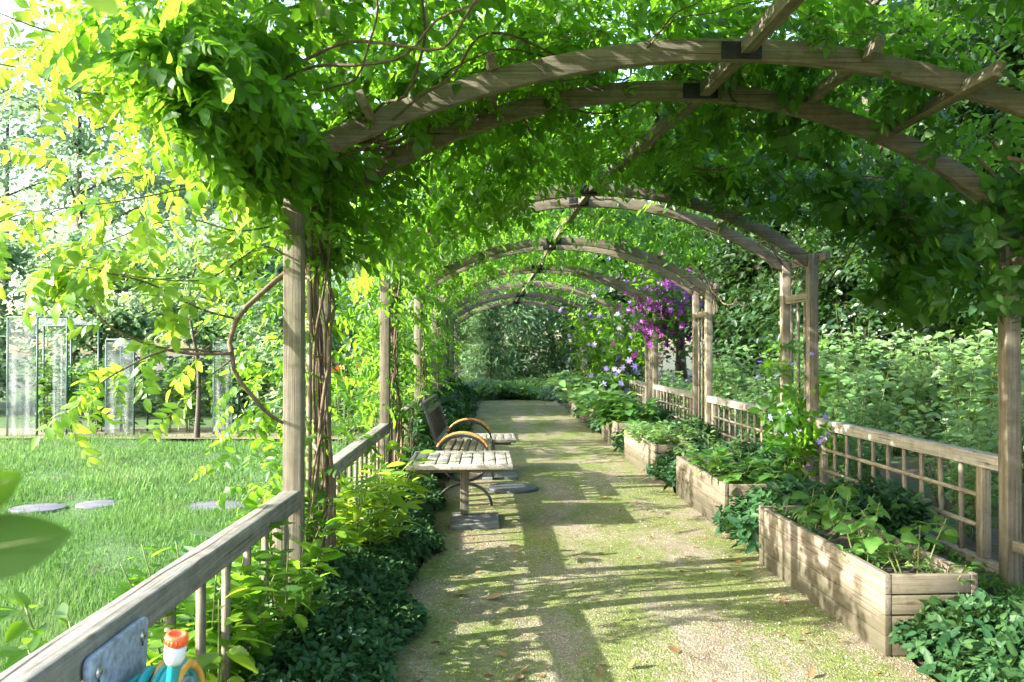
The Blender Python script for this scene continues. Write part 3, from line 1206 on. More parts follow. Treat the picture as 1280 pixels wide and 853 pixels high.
def roof_stems(g, n, s0, s1, y0, y1, rad=.012, start=None):
    for i in range(n):
        s = start[0] if start and (i % 2 or n <= 9) else rng.uniform(s0, s1)
        y = start[1] + rng.normal(0, .2) if start and (i % 2 or n <= 9) else rng.uniform(y0, y1)
        h = rng.uniform(-.5, .5) + (0 if start and (i % 2 or n <= 9) else rng.choice([0, PI / 2, PI, 1.57, 1.57]))
        P = []
        m = rng.integers(9, 20)
        for j in range(m):
            x, z = arch_xz(s, .03 + .10 * math.sin(j * .9 + i) + rng.normal(0, .03))
            P.append([float(x), y, float(z)])
            s += .2 * math.cos(h)
            y += .2 * math.sin(h)
            h += rng.normal(0, .28)
            if s > s1 + .3 or s < s0 - .35:
                h = PI - h
        r0 = rad * rng.uniform(.4, 1.3)
        g.tube(catmull(P, 3), [r0, r0 * .3], 5)


def wander(p, q, n, amp):
    p, q = np.array(p, float), np.array(q, float)
    t = np.linspace(0, 1, n)[:, None]
    P = p + (q - p) * t
    P[1:-1] += rng.normal(0, amp, (n - 2, 3)) * [1, 1, .4]
    return P


def trunk_stems(g, k, x, n, r0, z1=2.6, y=None):
    y = PY[k] + PD * .5 if y is None else y
    ph = rng.uniform(0, 6)
    for i in range(n):
        z = np.linspace(-.05, z1, 16)
        a = ph + i * 2.1 + z * rng.uniform(1.0, 2.6)
        rr = .03 + .04 * rng.random() + .02 * np.sin(z * 3 + i)
        P = np.stack([x + rr * np.cos(a) + rng.normal(0, .008, 16), y + rr * 1.7 * np.sin(a) + rng.normal(0, .01, 16), z], 1)
        q = r0 * rng.uniform(.45, 1.2)
        g.tube(catmull(P, 3), [q, q * .6], 6)


def stem_foliage(g, tms, x, y, z0, z1, n, spread, size, tint=.45):
    z = rng.uniform(z0, z1, n)
    a = rng.uniform(0, 2 * PI, n)
    rr = np.abs(rng.normal(0, spread, n))
    D = np.stack([np.cos(a), np.sin(a), rng.normal(-.3, .35, n)], 1)
    N = np.stack([rng.normal(0, .5, n), rng.normal(0, .5, n), np.ones(n)], 1)
    O = np.stack([x + rr * np.cos(a), y + rr * 1.5 * np.sin(a), z], 1)
    pick_scat(g, tms, O, D, N, size * rng.uniform(.6, 1.25, n), np.clip(tint + rng.normal(0, .13, n), .05, .95))


VL = ['thick trumpet vine climbing the nearest left post and piling over its eave',
      'trumpet vine on the second left post behind the bench armrests',
      'leafy vine climbing the third left post along the walk',
      'vine on the fourth left post, hanging thinly over the roof',
      'vine on the fifth left post far along the walk',
      'vine on the sixth left post near the end',
      'thin vine on the last left post at the far end']
VR = ['broad leaved dark vine hanging from the right eave of the nearest arch',
      'dark green vine on the right roof side of the second arch',
      'light green vine on the right roof side of the third arch',
      'thin vine over the right side of the fourth arch',
      'sparse vine over the right side of the fifth arch',
      'sparse vine over the right side of the sixth arch']
NF = [620, 760, 620, 460, 380, 300, 160]
for k in range(7):
    v = thing('climbing_vine', VL[k], 'vine', group='vines trained up the left posts')
    st = G()
    trunk_stems(st, k, XL + .06, [9, 5, 4, 3, 3, 2, 2][k], [.015, .016, .018, .018, .016, .016, .015][k])
    ya, yb = PY[k] - .5, PY[k] + (3.8 if k < 6 else 1.2)
    roof_stems(st, [9, 10, 9, 8, 6, 5, 3][k], -SMAX - .1, .6, ya, yb, .012, (-SMAX, PY[k] + .4))
    fo = G()
    near = k == 0
    if k == 0:
        # shoulder above the near left post: dense, deep
        roof_foliage(fo, SPRAYF, 620, -SMAX - .28, -SMAX + .25, 3.7, 6.4, 11, .21, -.3, .22, .26, .42, .5, lo=.0)
        roof_foliage(fo, SPRAYF, 1150, -SMAX - .2, -.6, 4.6, 6.4, 13, .21, -.5, .36, .24, .42, .2, lo=.04)
        roof_foliage(fo, SPRAYF, 1500, -1.7, 1.1, 4.9, 8.5, 12, .22, -.3, .18, .15, .45)
        roof_foliage(fo, SPRAYF, 640, -SMAX - .1, -.9, 5.46, 7.6, 15, .22, -.3, -.08, .18, .35, .6, lo=-.42)
        roof_foliage(fo, SPRAYF, 900, -1.9, 1.5, 5.0, 8.6, 16, .22, -.7, .55, .18, .5, .1, lo=.2)
        roof_foliage(fo, SPRAYF, 800, -.8, 1.6, 4.55, 6.6, 14, .21, -.5, .45, .2, .5, .2, lo=.1)
    elif k < 3:
        roof_foliage(fo, SPRAY, 200, -SMAX - .1, -1.1, PY[k] + PD + .05, PY[k] + 2.6, 25 + k, .24, -.3, -.05, .15, .4, .6, lo=-.35)
        roof_foliage(fo, SPRAY, int(NF[k] * 1.75), -SMAX - .2, 1.1, ya, yb + .3, 20 + k, .25, -.2, .27, .15, .5, .2, lo=.1)
    else:
        roof_foliage(fo, SPRAY, int(NF[k] * 1.15), -SMAX - .1, 1.0, ya, yb + .3, 20 + k, .27, .0, .28, .15, .6, .2, lo=.12)
    if k < 4:   # a few shoots hang below the ridge
        roof_foliage(fo, SPRAYF if near else SPRAY, [150, 120, 90, 60][k], -.75, .7, PY[k] + PD + .1, PY[k] + 3.9, 60 + k, .2, -.1, -.02, .1, .5, .3, lo=-.2)
    # leaves along the post
    stem_foliage(fo, SPRAYF if near else SPRAY, XL, PY[k] + .5, 2.2 if near else .9, 2.7, [60, 130, 130, 90, 60, 40, 30][k], .18, .24, .45)
    if k == 0:
        stem_foliage(fo, SPRAYF, XL - .05, 5.0, 2.15, 2.75, 110, .2, .2, .35)
        stem_foliage(fo, SPRAYF, XL + .02, 5.1, .3, 1.9, 22, .1, .13, .5)
        stem_foliage(fo, SPRAYF, XL - .26, 5.05, .5, 2.2, 100, .14, .17, .5)
    if 1 <= k < 5:
        stem_foliage(fo, SPRAY, XL - .45, PY[k] - 1.2, .8, 2.3, 90, .35, .26, .6)
    st.build('woody_stem', BARK, v, smooth=True)
    fo.build('foliage', L_VINE, v)
for k in range(6):
    v = thing('climbing_vine', VR[k], 'vine', group='vines trained over the right roof side')
    st, fo = G(), G()
    ya, yb = PY[k] - .4, PY[k] + 3.9
    roof_stems(st, [12, 11, 9, 6, 4, 3][k], -.2, SMAX + .1, ya, yb, .011, (SMAX - .4, PY[k] + .5))
    if k == 0:
        stem_foliage(fo, WHORLF, XR - .1, PY[0] + .62, 1.8, 2.72, 85, .19, .18, .4)
        roof_foliage(fo, WHORLF, 420, .3, SMAX - .2, 5.6, 8.4, 31, .2, -.4, .1, .2, .42, .9, lo=-.05)
        roof_foliage(fo, WHORLF, 170, SMAX - .4, SMAX + .6, 5.75, 7.5, 35, .2, -.5, .1, .2, .42, .9, lo=-.05)
        roof_foliage(fo, SPRAYF, 620, .0, SMAX - .1, 4.7, 8.4, 32, .25, -.45, .24, .15, .4, .3, lo=.08)
        roof_foliage(fo, WHORLF, 110, SMAX - .1, SMAX + .85, 5.8, 7.3, 33, .2, -.5, .15, .25, .4, .9)
    elif k < 3:
        roof_foliage(fo, SPRAY if k == 1 else WHORL, [430, 260][k - 1], .0, SMAX - .5, ya, yb, 30 + k, .25, -.15, .27, .15, .5, .2, lo=.1)
    else:
        roof_foliage(fo, SPRAY, [190, 150, 140][k - 3], .1, SMAX - .6, ya, yb, 30 + k, .27, .1, .27, .15, .65, .2, lo=.12)
    st.build('woody_stem', BARK, v, smooth=True)
    fo.build('foliage', L_BIG if k < 2 else L_VINE, v)

# the vine over the viewer: near bay
v = thing('climbing_vine', 'vine roof in front of the nearest arch, its leaves crowding the top left corner', 'vine')
st, fo = G(), G()
roof_stems(st, 3, -SMAX, 1.0, 2.2, 4.0, .008, (-SMAX, 3.8))
roof_foliage(fo, SPRAYF, 560, -SMAX - .25, -SMAX + .2, 3.0, 4.5, 41, .2, -.4, .24, .24, .5, .4, lo=.0)
roof_foliage(fo, SPRAYF, 1500, -SMAX + .1, SMAX + .2, 1.6, 4.4, 42, .23, -.7, .5, .2, .45, .1, lo=.28)
roof_foliage(fo, SPRAYF, 900, -SMAX - .1, SMAX - .2, 3.4, 4.7, 43, .22, -.7, .75, .2, .45, .1, lo=.4)  # high sprays mostly above the view, added to shade the nearest arch
st.build('woody_stem', BARK, v, smooth=True)
fo.build('foliage', L_VINE, v)

# arching shoots thrown out over the lawn from the near left post
v = thing('arching_vine', 'long yellow green vine shoots arching out over the lawn from the near left post', 'vine')
st = G()
W = lambda px, py, y: ((px - 608) * y / 1024, y, 1.6 + (437 - py) * y / 1024)
st.tube(catmull([W(372, 330, 4.75), W(345, 352, 4.6), W(310, 385, 4.5), W(294, 415, 4.45), W(292, 445, 4.4), W(305, 480, 4.4), W(330, 508, 4.45), W(356, 528, 4.6)], 2) + rng.normal(0, .006, (15, 3)), [.017, .010], 8)
shoots = [
    ([W(292, 442, 4.4), W(240, 442, 4.3), W(190, 430, 4.2), W(140, 405, 4.1), W(95, 350, 4.05), W(60, 315, 4.0)], .010),
    ([W(280, 440, 4.4), W(215, 438, 4.2), W(160, 462, 4.0), W(120, 490, 3.9), W(85, 535, 3.8)], .007),
    ([W(300, 400, 4.5), W(250, 385, 4.3), W(190, 355, 4.1), W(120, 340, 4.0), W(50, 335, 3.9)], .007),
    ([W(372, 330, 4.7), W(330, 310, 4.4), W(260, 350, 4.2), W(160, 345, 4.0), W(60, 325, 3.9)], .006),
    ([W(380, 240, 4.5), W(330, 220, 4.2), W(250, 235, 4.0), W(150, 255, 3.8), W(40, 270, 3.7), W(-30, 300, 3.6)], .007),
    ([W(380, 200, 4.4), W(300, 160, 4.1), W(220, 110, 3.9), W(120, 122, 3.7), W(30, 90, 3.6), W(-40, 80, 3.5)], .008),
    ([W(330, 90, 4.1), W(250, 60, 3.8), W(170, 30, 3.6), W(80, 45, 3.5), W(0, 20, 3.4)], .008),
    ([W(360, 280, 4.5), W(300, 290, 4.3), W(230, 275, 4.2), W(150, 300, 4.0), W(60, 340, 3.9)], .006),
    ([W(292, 450, 4.4), W(255, 480, 4.3), W(235, 505, 4.2)], .005),
]
fo = G()
for P, r0 in shoots:
    C = catmull(P, 8)
    st.tube(C, [r0, r0 * .3], 6)
    L = np.linalg.norm(np.diff(C, axis=0), axis=1).sum()
    n = int(L * (13 if P[0][2] < 2.3 else 17))
    t = np.sort(rng.uniform(.12, 1, n)) * (len(C) - 1)
    i = np.minimum(t.astype(int), len(C) - 2)
    O = C[i] + (C[i + 1] - C[i]) * (t - i)[:, None]
    T = nrm(C[i + 1] - C[i])
    D = T * .5 + rng.normal(0, .6, (n, 3)) + [0, 0, -.35]
    N = rng.normal(0, .45, (n, 3)) + [0, -.2, 1]
    pick_scat(fo, SPRAYF, O, D, N, rng.uniform(.13, .25, n), np.clip(rng.normal(.55, .18, n), .1, .95))
# more loose sprays filling the top left
n = 250
y = rng.uniform(3.3, 5.4, n)
px = rng.beta(2.2, 1.5, n) * 390 - 15
py = rng.beta(1.2, 2.0, n) * 330 - 20 + (px / 390) * 60
kp = field(px / 60, py / 60, 77) + rng.normal(0, .3, n) > -.35
px, py, y = px[kp], py[kp], y[kp]
n = len(y)
O = np.stack([(px - 608) * y / 1024, y, 1.6 + (437 - py) * y / 1024], 1)
D = rng.normal(0, .6, (n, 3)) + [-.5, -.1, -.35]
N = rng.normal(0, .5, (n, 3)) + [0, 0, 1]
pick_scat(fo, SPRAYF, O, D, N, rng.uniform(.14, .24, n), np.clip(rng.normal(.5, .2, n), .05, .95))
# thin stems that carry them
for i in range(26):
    j = rng.integers(0, n)
    st.tube(catmull(wander((XL - .1, rng.uniform(3.6, 5), 2.6), O[j], 6, .06), 4), [.006, .002], 5)
st.build('woody_stem', BARK, v, smooth=True)
fo.build('foliage', L_YOUNG, v)

# ------------------------------------------------------------------ clematis
def clematis(label, k, mat, fcol, n_f, n_l, zc, spread, x=XR, dx=.0, dy=0., extra=None, size=.13):
    v = thing('clematis', label, 'climber', (x, PY[k] + .35, 0))
    st, fo, fl = G(), G(), G()
    for i in range(6):
        z1 = zc + rng.uniform(-.3, .6)
        st.tube(catmull(wander((rng.normal(0, .05), rng.normal(0, .1), 0), (dx + rng.normal(0, spread[0] * .6), dy + rng.normal(0, spread[1] * .6), z1), 8, .05), 3), [.008, .004], 5)
    def cloud(n, s=1.):
        return np.stack([dx + rng.normal(0, spread[0] * s, n), dy + rng.normal(0, spread[1] * s, n), np.maximum(zc + rng.normal(0, spread[2] * s, n), .25)], 1)
    O = cloud(n_l)
    pick_scat(fo, WHORL, O, nrm(O - [dx, dy, zc] + rng.normal(0, .3, O.shape)) + [0, 0, -.2], np.tile([[0, 0, 1.]], (n_l, 1)) + rng.normal(0, .4, (n_l, 3)), rng.uniform(.12, .24, n_l), np.clip(rng.normal(.5, .18, n_l), 0, 1))
    O = cloud(n_f, 1.12)
    out = O - [dx, dy, zc]
    O = O + nrm(out) * .08
    D = nrm(out) + [-.5, -.75, .2] + rng.normal(0, .3, O.shape)
    fl.scat(FLOW, O, D, rng.normal(0, 1, O.shape), size * rng.uniform(.75, 1.25, n_f), None, np.clip(rng.normal(.45, .2, n_f), 0, 1))
    st.build('stem', BARK, v, smooth=True)
    fo.build('foliage', L_VINE, v)
    fl.build('blossom', fcol, v)
    if extra:
        g = G()
        O = np.stack([rng.normal(-.35, .22, extra), rng.normal(-.3, .2, extra), rng.uniform(1.0, 1.9, extra)], 1)
        g.scat(FLOW, O, rng.normal(0, .3, O.shape) + [-.4, -.9, .1], rng.normal(0, 1, O.shape), .15, None, .5)
        g.build('pink_blossom', F_PINK, v)


clematis('large purple clematis in full flower on the fourth right post', 3, None, F_PURP, 480, 260, 2.5, (.27, .32, .3), dx=.24, extra=4, size=.15)
clematis('pale lilac clematis sprawling over the fifth right post and railing', 4, None, F_LILA, 80, 520, 1.75, (.42, .6, .62), dx=-.1, dy=-.3, size=.17)
clematis('lilac clematis low in front of the fourth railing above the dark leaves', 4, None, F_LILA, 40, 120, .75, (.3, .4, .12), x=XR - .55, dy=-1.6, size=.17)
clematis('small lilac clematis with broad leaves on the second right trellis', 1, None, F_LILA, 30, 100, .85, (.12, .3, .34), dx=-.06, size=.095)
clematis('few lilac flowers at the foot of the railing by the second arch', 1, None, F_LILA, 5, 20, .65, (.08, .2, .1), x=XR - .05, dy=-.62, size=.09)
clematis('thin clematis with pale lilac blooms on the sixth right post', 5, None, F_LILA, 70, 260, 1.9, (.35, .4, .6), dx=-.05, size=.17)

# ------------------------------------------------------------------ ground cover and bed plants
def carpet(name, label, n, fx, fz, tms=WHORL, mat=L_PERI, size=.12, tint=.45):
    g = G()
    x, y, h = fx(n)
    z = fz(x, y) * rng.uniform(.25, 1, len(x)) ** .6 + h
    D = np.stack([rng.normal(0, .55, len(x)), rng.normal(0, .55, len(x)), np.ones(len(x)) * .8], 1)
    N = rng.normal(0, 1, (len(x), 3))
    pick_scat(g, tms, np.stack([x, y, z], 1), D, N, size * rng.uniform(.65, 1.3, len(x)), np.clip(rng.normal(tint, .18, len(x)), 0, 1))
    return tag(g.build(name, mat), label, kind='stuff')


def strip_left(n):
    y = 3.2 + 9.5 * rng.uniform(0, 1, n) ** 1.25
    e = -.50 + .07 * np.sin(y * 3.1) + .05 * np.sin(y * 7) - .12 * np.clip((y - 8), 0, 1) * np.clip(10.3 - y, 0, 1)
    x = -1.0 + (e + 1.0) * rng.uniform(0, 1, n) ** .8 + rng.normal(0, .02, n)
    return x, y, np.zeros(n)


carpet('ground_cover', 'dark glossy periwinkle along the foot of the left railing', 9500, strip_left,
       lambda x, y: .04 + .19 * np.clip((-.42 - x) / .5, 0, 1) * (1 + .3 * np.sin(y * 2.3 + x * 3)), size=.085)


def patch(x0, x1, y0, y1):
    def f(n):
        return rng.uniform(x0, x1, n), rng.uniform(y0, y1, n), np.zeros(n)
    return f


carpet('ground_cover', 'dark periwinkle mat in front of the nearest planter box', 2600, patch(2.12, 3.45, 3.0, 4.14), lambda x, y: .06 + .26 * np.clip((x - 2.02) / .35, 0, 1) * (1 + .2 * np.sin(x * 6 + y * 5)), WHORLF, size=.092)
for i in range(5):
    carpet('ground_cover', f'periwinkle filling the gap between the {BOXN[i]} and {BOXN[i+1]} planter boxes', [750, 600, 420, 300, 200][i], patch(2.0, 3.4, BOXY[i] + 1.95, BOXY[i + 1] - .05),
           lambda x, y: .08 + .3 * np.clip((x - 1.95) / .4, 0, 1), size=.14)
carpet('ground_cover', 'low grey green plants closing off the end of the walk', 1500, patch(-1.2, 3.6, 25.4, 30.5), lambda x, y: .22 + .14 * np.sin(x * 2.3 + y), mat=L_BUSH, size=.3, tint=.25)
carpet('ground_cover', 'dark weeds along the far part of the left railing', 1100, lambda n: (rng.uniform(-1.05, -.35, n), rng.uniform(11.5, 25, n), np.zeros(n)), lambda x, y: .12 + .4 * np.clip((-.3 - x) / .6, 0, 1) * (1 + .4 * np.sin(y * 1.7)), size=.22)


def leafy_plant(name, label, cat, loc, nst, h, spread, nl, ll, lw, mat, lf=LF, stem=TWIG, group=None, up=.25, lean=.25, tint=.5, zmin=.12, rz=0, nb=(0, 0)):
    """upright stems set with leaves"""
    v = thing(name, label, cat, loc, rz, group)
    st, fo = G(), G()
    for i in range(nst):
        a = rng.uniform(0, 2 * PI)
        rr = spread * math.sqrt(rng.random())
        b = np.array([rr * .35 * math.cos(a), rr * .35 * math.sin(a), -.02])
        hh = h * rng.uniform(.65, 1.1)
        tip = np.array([rr * math.cos(a) + rng.normal(0, lean * .2), rr * math.sin(a) + rng.normal(0, lean * .2), hh])
        mid = (b + tip) / 2 + [0, 0, .08 * hh]
        C = catmull([b, mid, tip], 5)
        st.tube(C, [.006 + .003 * h, .0025], 5)
        n = nl
        t = rng.uniform(zmin, 1, n) * (len(C) - 1)
        ii = np.minimum(t.astype(int), len(C) - 2)
        O = C[ii] + (C[ii + 1] - C[ii]) * (t - ii)[:, None]
        az = rng.uniform(0, 2 * PI, n)
        D = np.stack([np.cos(az), np.sin(az), rng.normal(up - .1, .3, n)], 1)
        N = np.stack([nb[0] + rng.normal(0, .4, n), nb[1] + rng.normal(0, .4, n), np.ones(n)], 1)
        L = ll * rng.uniform(.6, 1.2, n)
        pl = rng.uniform(.15, .5, n) * ll
        fo.scat(lf, O + nrm(D) * pl[:, None], D, N, L, L * lw / ll, np.clip(tint + rng.normal(0, .2, n) + .15 * (t / len(C) - .5), 0, 1))
    st.build('stem', stem, v, smooth=True)
    fo.build('foliage', mat, v)
    return v


leafy_plant('railing_shrub', 'dense low shrub behind the near left railing, closest to the hose hanger', 'shrub', (-1.22, 2.75, 0), 14, .68, .32, 30, .12, .05, L_VINE, lf=LT, tint=.55)
leafy_plant('railing_shrub', 'leafy low shrub midway along the near left railing', 'shrub', (-1.25, 3.75, 0), 18, .7, .4, 34, .12, .05, L_VINE, lf=LT, tint=.65)
leafy_plant('railing_shrub', 'dark low shrub at the outer side of the nearest left post', 'shrub', (-1.27, 4.9, 0), 17, .68, .38, 34, .12, .05, L_VINE, lf=LT, tint=.6)
# suckers and big-leaved plants growing through the left railing
leafy_plant('railing_shrub', 'bright green shrub poking through the near left railing below the hose', 'shrub', (-1.12, 3.35, 0), 9, .62, .3, 15, .15, .06, L_YOUNG, lf=LT, tint=.35)
leafy_plant('railing_shrub', 'leafy shrub at the foot of the nearest left post', 'shrub', (-1.0, 4.15, 0), 9, .7, .26, 14, .15, .062, L_VINE, lf=LT, tint=.6)
leafy_plant('railing_shrub', 'lush lance leaved shrub spilling over the railing behind the nearest post', 'shrub', (-.95, 6.0, 0), 15, .72, .42, 28, .17, .06, L_YOUNG, lf=LF, tint=.4)
leafy_plant('railing_shrub', 'light green shrub between the side table and the left railing', 'shrub', (-.92, 7.3, 0), 12, .74, .34, 18, .16, .06, L_YOUNG, lf=LF, tint=.4)
leafy_plant('railing_shrub', 'tall green shrub behind the bench backrest', 'shrub', (-1.15, 9.9, 0), 12, 1.25, .45, 18, .16, .065, L_VINE, tint=.7)
leafy_plant('railing_shrub', 'shrub on the lawn side of the railing beyond the bench', 'shrub', (-1.5, 12.0, 0), 13, 1.8, .6, 26, .17, .075, L_YOUNG, tint=.3)
leafy_plant('railing_shrub', 'dense shrub outside the third left railing', 'shrub', (-1.5, 15.4, 0), 13, 2.0, .7, 26, .2, .085, L_VINE, tint=.75)
leafy_plant('railing_shrub', 'dense shrub outside the fourth left railing', 'shrub', (-1.4, 19.6, 0), 13, 2.0, .7, 24, .24, .1, L_BUSH, tint=.45)
leafy_plant('railing_shrub', 'far shrub outside the fifth left railing', 'shrub', (-1.4, 23.8, 0), 12, 2.0, .7, 22, .26, .11, L_BUSH, tint=.4)
leafy_plant('lawn_plant', 'pale strap leaved plant on the lawn just outside the near railing', 'plant', (-1.62, 5.3, 0), 8, .34, .3, 5, .26, .05, L_PALE, tint=.9, zmin=.4)
# weeds and litter among the seedlings
r4 = np.random.default_rng(4)
for i, (x, y, lab) in enumerate(((2.2, 4.65, 'tiny weed by the front board of the nearest planter'), (2.42, 4.8, 'small weed beside the bean seedling'), (2.48, 5.0, 'small weed against the back board of the nearest planter'), (2.2, 5.4, 'creeping weed along the front board of the nearest planter'), (2.45, 5.75, 'low weed clump toward the far end of the nearest planter'), (2.2, 5.95, 'weed in the far front corner of the nearest planter'), (2.46, 4.32, 'weed in the near back corner of the nearest planter'))):
    leafy_plant('weed', lab, 'weed', (x, y, .335), 6, .12, .16, 8, .06, .03, L_HERB, lf=LS, zmin=.2)
# plants in the planter boxes
ZS = .33
leafy_plant('seedling', 'bean seedling with broad leaves at the middle of the nearest planter', 'plant', (2.4, 5.15, ZS), 4, .34, .2, 6, .095, .08, L_HERB, lf=LT, zmin=.5, up=0)
leafy_plant('seedling', 'large leaved seedling at the front end of the nearest planter', 'plant', (2.38, 4.5, ZS), 4, .34, .22, 6, .10, .08, L_HERB, lf=LT, zmin=.5, up=0)
leafy_plant('seedling', 'low seedling close to the soil in the nearest planter', 'plant', (2.24, 4.9, ZS), 4, .17, .2, 5, .10, .085, L_HERB, lf=LT, zmin=.4, up=0)
leafy_plant('seedling', 'leafy young plant at the far end of the nearest planter', 'plant', (2.3, 5.85, ZS), 6, .27, .26, 7, .12, .09, L_HERB, lf=LT, zmin=.3, up=0)
leafy_plant('seedling', 'spindly seedling next to the railing in the nearest planter', 'plant', (2.42, 5.5, ZS), 4, .3, .2, 6, .09, .07, L_HERB, lf=LT, zmin=.4, up=0)
leafy_plant('bed_plant', 'bushy potato like plant leaning over the second planter', 'plant', (2.3, 7.5, ZS), 14, .30, .42, 16, .12, .07, L_HERB, tint=.5)
leafy_plant('bed_plant', 'tall fresh green herb at the far end of the second planter', 'plant', (2.32, 8.4, ZS), 16, .36, .34, 20, .07, .035, L_BUSH, tint=.4)
leafy_plant('bed_plant', 'trailing broad leaved plant at the near end of the second planter', 'plant', (2.4, 7.25, ZS), 10, .26, .28, 9, .15, .12, L_HERB, lf=LT, tint=.6, up=0)
leafy_plant('bed_plant', 'mound of feathery light green leaves in the third planter', 'plant', (2.35, 10.75, ZS), 26, .26, .55, 22, .10, .045, L_BUSH, tint=.65)
leafy_plant('bed_plant', 'pale herb at the far end of the third planter', 'plant', (2.35, 11.55, ZS), 14, .22, .4, 18, .1, .05, L_BUSH, tint=.45)
leafy_plant('bed_plant', 'broad dark leaved clump spilling over the fourth planter', 'plant', (2.32, 13.6, ZS), 22, .42, .62, 16, .22, .14, L_HERB, tint=.35)
leafy_plant('bed_plant', 'second dark clump at the back of the fourth planter', 'plant', (2.32, 14.45, ZS), 18, .42, .55, 14, .22, .14, L_HERB, tint=.4)
leafy_plant('bed_plant', 'green clump hanging over the fifth planter', 'plant', (2.32, 16.7, ZS), 22, .45, .65, 15, .22, .13, L_BUSH, tint=.35)
leafy_plant('bed_plant', 'tall leafy plant in the sixth planter', 'plant', (2.32, 19.6, ZS), 20, .65, .75, 14, .26, .15, L_BUSH, tint=.4)
leafy_plant('bed_plant', 'leafy plant on the right at the very end of the walk', 'plant', (2.6, 22.6, 0), 20, .9, .8, 16, .28, .16, L_BUSH, tint=.4)
leafy_plant('bed_plant', 'dark leaved plant at the foot of the second right trellis', 'plant', (3.3, 8.95, 0), 10, .6, .26, 13, .14, .09, L_HERB, tint=.3)
leafy_plant('bed_plant', 'leafy plant at the foot of the third right trellis', 'plant', (3.3, 13.1, 0), 10, .55, .25, 13, .14, .08, L_HERB, tint=.4)
carpet('ground_cover', 'shaded weeds on the strip of soil between the planter boxes and the right railing', 2600, patch(2.62, 3.46, 4.3, 15), lambda x, y: .02 + .07 * np.abs(np.sin(x * 5 + y * 2.1)), mat=L_HERB, size=.075, tint=.35)
for sx, lab, y in ((-.1, 'low rounded shrub at the left end of the walk', 26.4), (2.6, 'low rounded grey green shrub at the right end of the walk', 25.8)):
    v = thing('low_shrub', lab, 'shrub', (sx, y, 0))
    fo, st = G(), G()
    n = 900
    O = nrm(rng.normal(0, 1, (n, 3)) * [1, 1, .8]) * [.95, .8, .55] * rng.uniform(.75, 1.02, (n, 1))
    O[:, 2] = np.abs(O[:, 2])
    pick_scat(fo, WHORL, O, nrm(O) + [0, 0, .5], rng.normal(0, 1, (n, 3)), rng.uniform(.12, .2, n), np.clip(rng.normal(.5, .18, n), 0, 1))
    for i in range(6):
        st.tube([[0, 0, 0], list(O[i] * .9)], [.015, .006], 5)
    st.build('stem', BARK, v)
    fo.build('foliage', L_PALE, v)

# foreground leaves on a shoot entering from the left, close to the lens
v = thing('leafy_shoot', 'blurred large green leaves on a shoot close to the viewer at the left', 'plant')
st, fo = G(), G()
st.tube(catmull([(-.56, .78, 1.60), (-.51, .74, 1.52), (-.47, .71, 1.455), (-.45, .70, 1.425)], 5), [.004, .0025], 6)
for o, d, nn, L, W_ in (((-.452, .70, 1.428), (1, .05, .16), (.75, -1, .1), .118, .064), ((-.472, .715, 1.458), (.9, -.05, .42), (.8, -1, -.1), .098, .05), ((-.50, .73, 1.50), (-.6, .2, -.5), (0, -1, .6), .10, .055)):
    fo.scat(leaf_fine(fold=.12, curl=.1, n=12, peak=.42), [o], np.array([d], float), np.array([nn], float), L * .86, W_ * .86, .0)
st.build('stem', TWIG, v, smooth=True)
fo.build('leaves', L_BIG, v, smooth=True)
g = G()
for o, d in (((-.452, .6985, 1.428), (1, .05, .16)), ((-.472, .7135, 1.458), (.9, -.05, .42))):
    q = nrm(np.array(d, float))
    g.tube([np.array(o) + q * t for t in (0, .035, .07, .096 if o[0] > -.46 else .079)], [.0012, .0004], 5)
g.build('leaf_midrib', TWIG, v)
v = thing('leafy_shoot', 'blurred leaf tips hanging into the top left corner close to the viewer', 'plant')
st, fo = G(), G()
st.tube(catmull([(-.62, 1.0, 2.26), (-.55, 1.0, 2.12), (-.50, 1.0, 2.055)], 5), [.004, .002], 6)
for o, d, L in (((-.52, 1.0, 2.09), (.35, 0, -1), .075), ((-.50, 1.0, 2.055), (.55, .1, -.5), .07), ((-.53, 1.0, 2.10), (-.1, 0, -1), .07)):
    fo.scat(leaf_fine(fold=.12, curl=.1, n=12, peak=.42), [o], np.array([d], float), np.array([[.1, -1, .3]], float), L, L * .55, .5)
st.build('stem', TWIG, v, smooth=True)
fo.build('leaves', L_YOUNG, v, smooth=True)

# ------------------------------------------------------------------ shrubs in the sun on the right
def bush_proto(label, nst, h, spread, nl, ll, lw, mat, tint, loc, lf=LS):
    return leafy_plant('raspberry_bush', label, 'shrub', loc, nst, h, spread, nl, ll, lw, mat, lf=lf, group='sunny shrubs behind the right railing', tint=tint, zmin=.08, nb=(-.75, -.35))


RB = []
PLACE = ['behind the near right railing', 'behind the right railing between the first and second arches', 'behind the second arch', 'behind the right railing between the second and third arches', 'behind the third arch', 'behind the right railing between the third and fourth arches', 'behind the fourth arch', 'behind the right railings past the fourth arch']
LOOK = ['leafy bright green raspberry bush', 'tall arching raspberry bush', 'light green bush with upright canes', 'low spreading raspberry bush']
spots = []
r5 = np.random.default_rng(5)
for row, (x, hs) in enumerate(((4.75, .72), (6.0, 1.0), (7.5, 1.15), (4.1, .5))):
    y = 5.2 + row * .6
    while y < 22:
        spots.append((x + r5.normal(0, .22), y + r5.normal(0, .25), hs * r5.uniform(.85, 1.12), row))
        y += r5.uniform(1.05, 1.5) + .045 * y
protos = [bush_proto('p', 15, 1.62, .75, 34, .165, .1, L_BUSH, .55, (0, 0, 0)), bush_proto('p', 13, 1.85, .8, 36, .18, .11, L_BUSH, .45, (0, 0, 0)), bush_proto('p', 17, 1.5, .8, 34, .15, .085, L_BUSH, .7, (0, 0, 0))]
ROWN = ['in the row next to the railing', 'in the middle row', 'in the back row', 'tight behind the railing']
used = {}
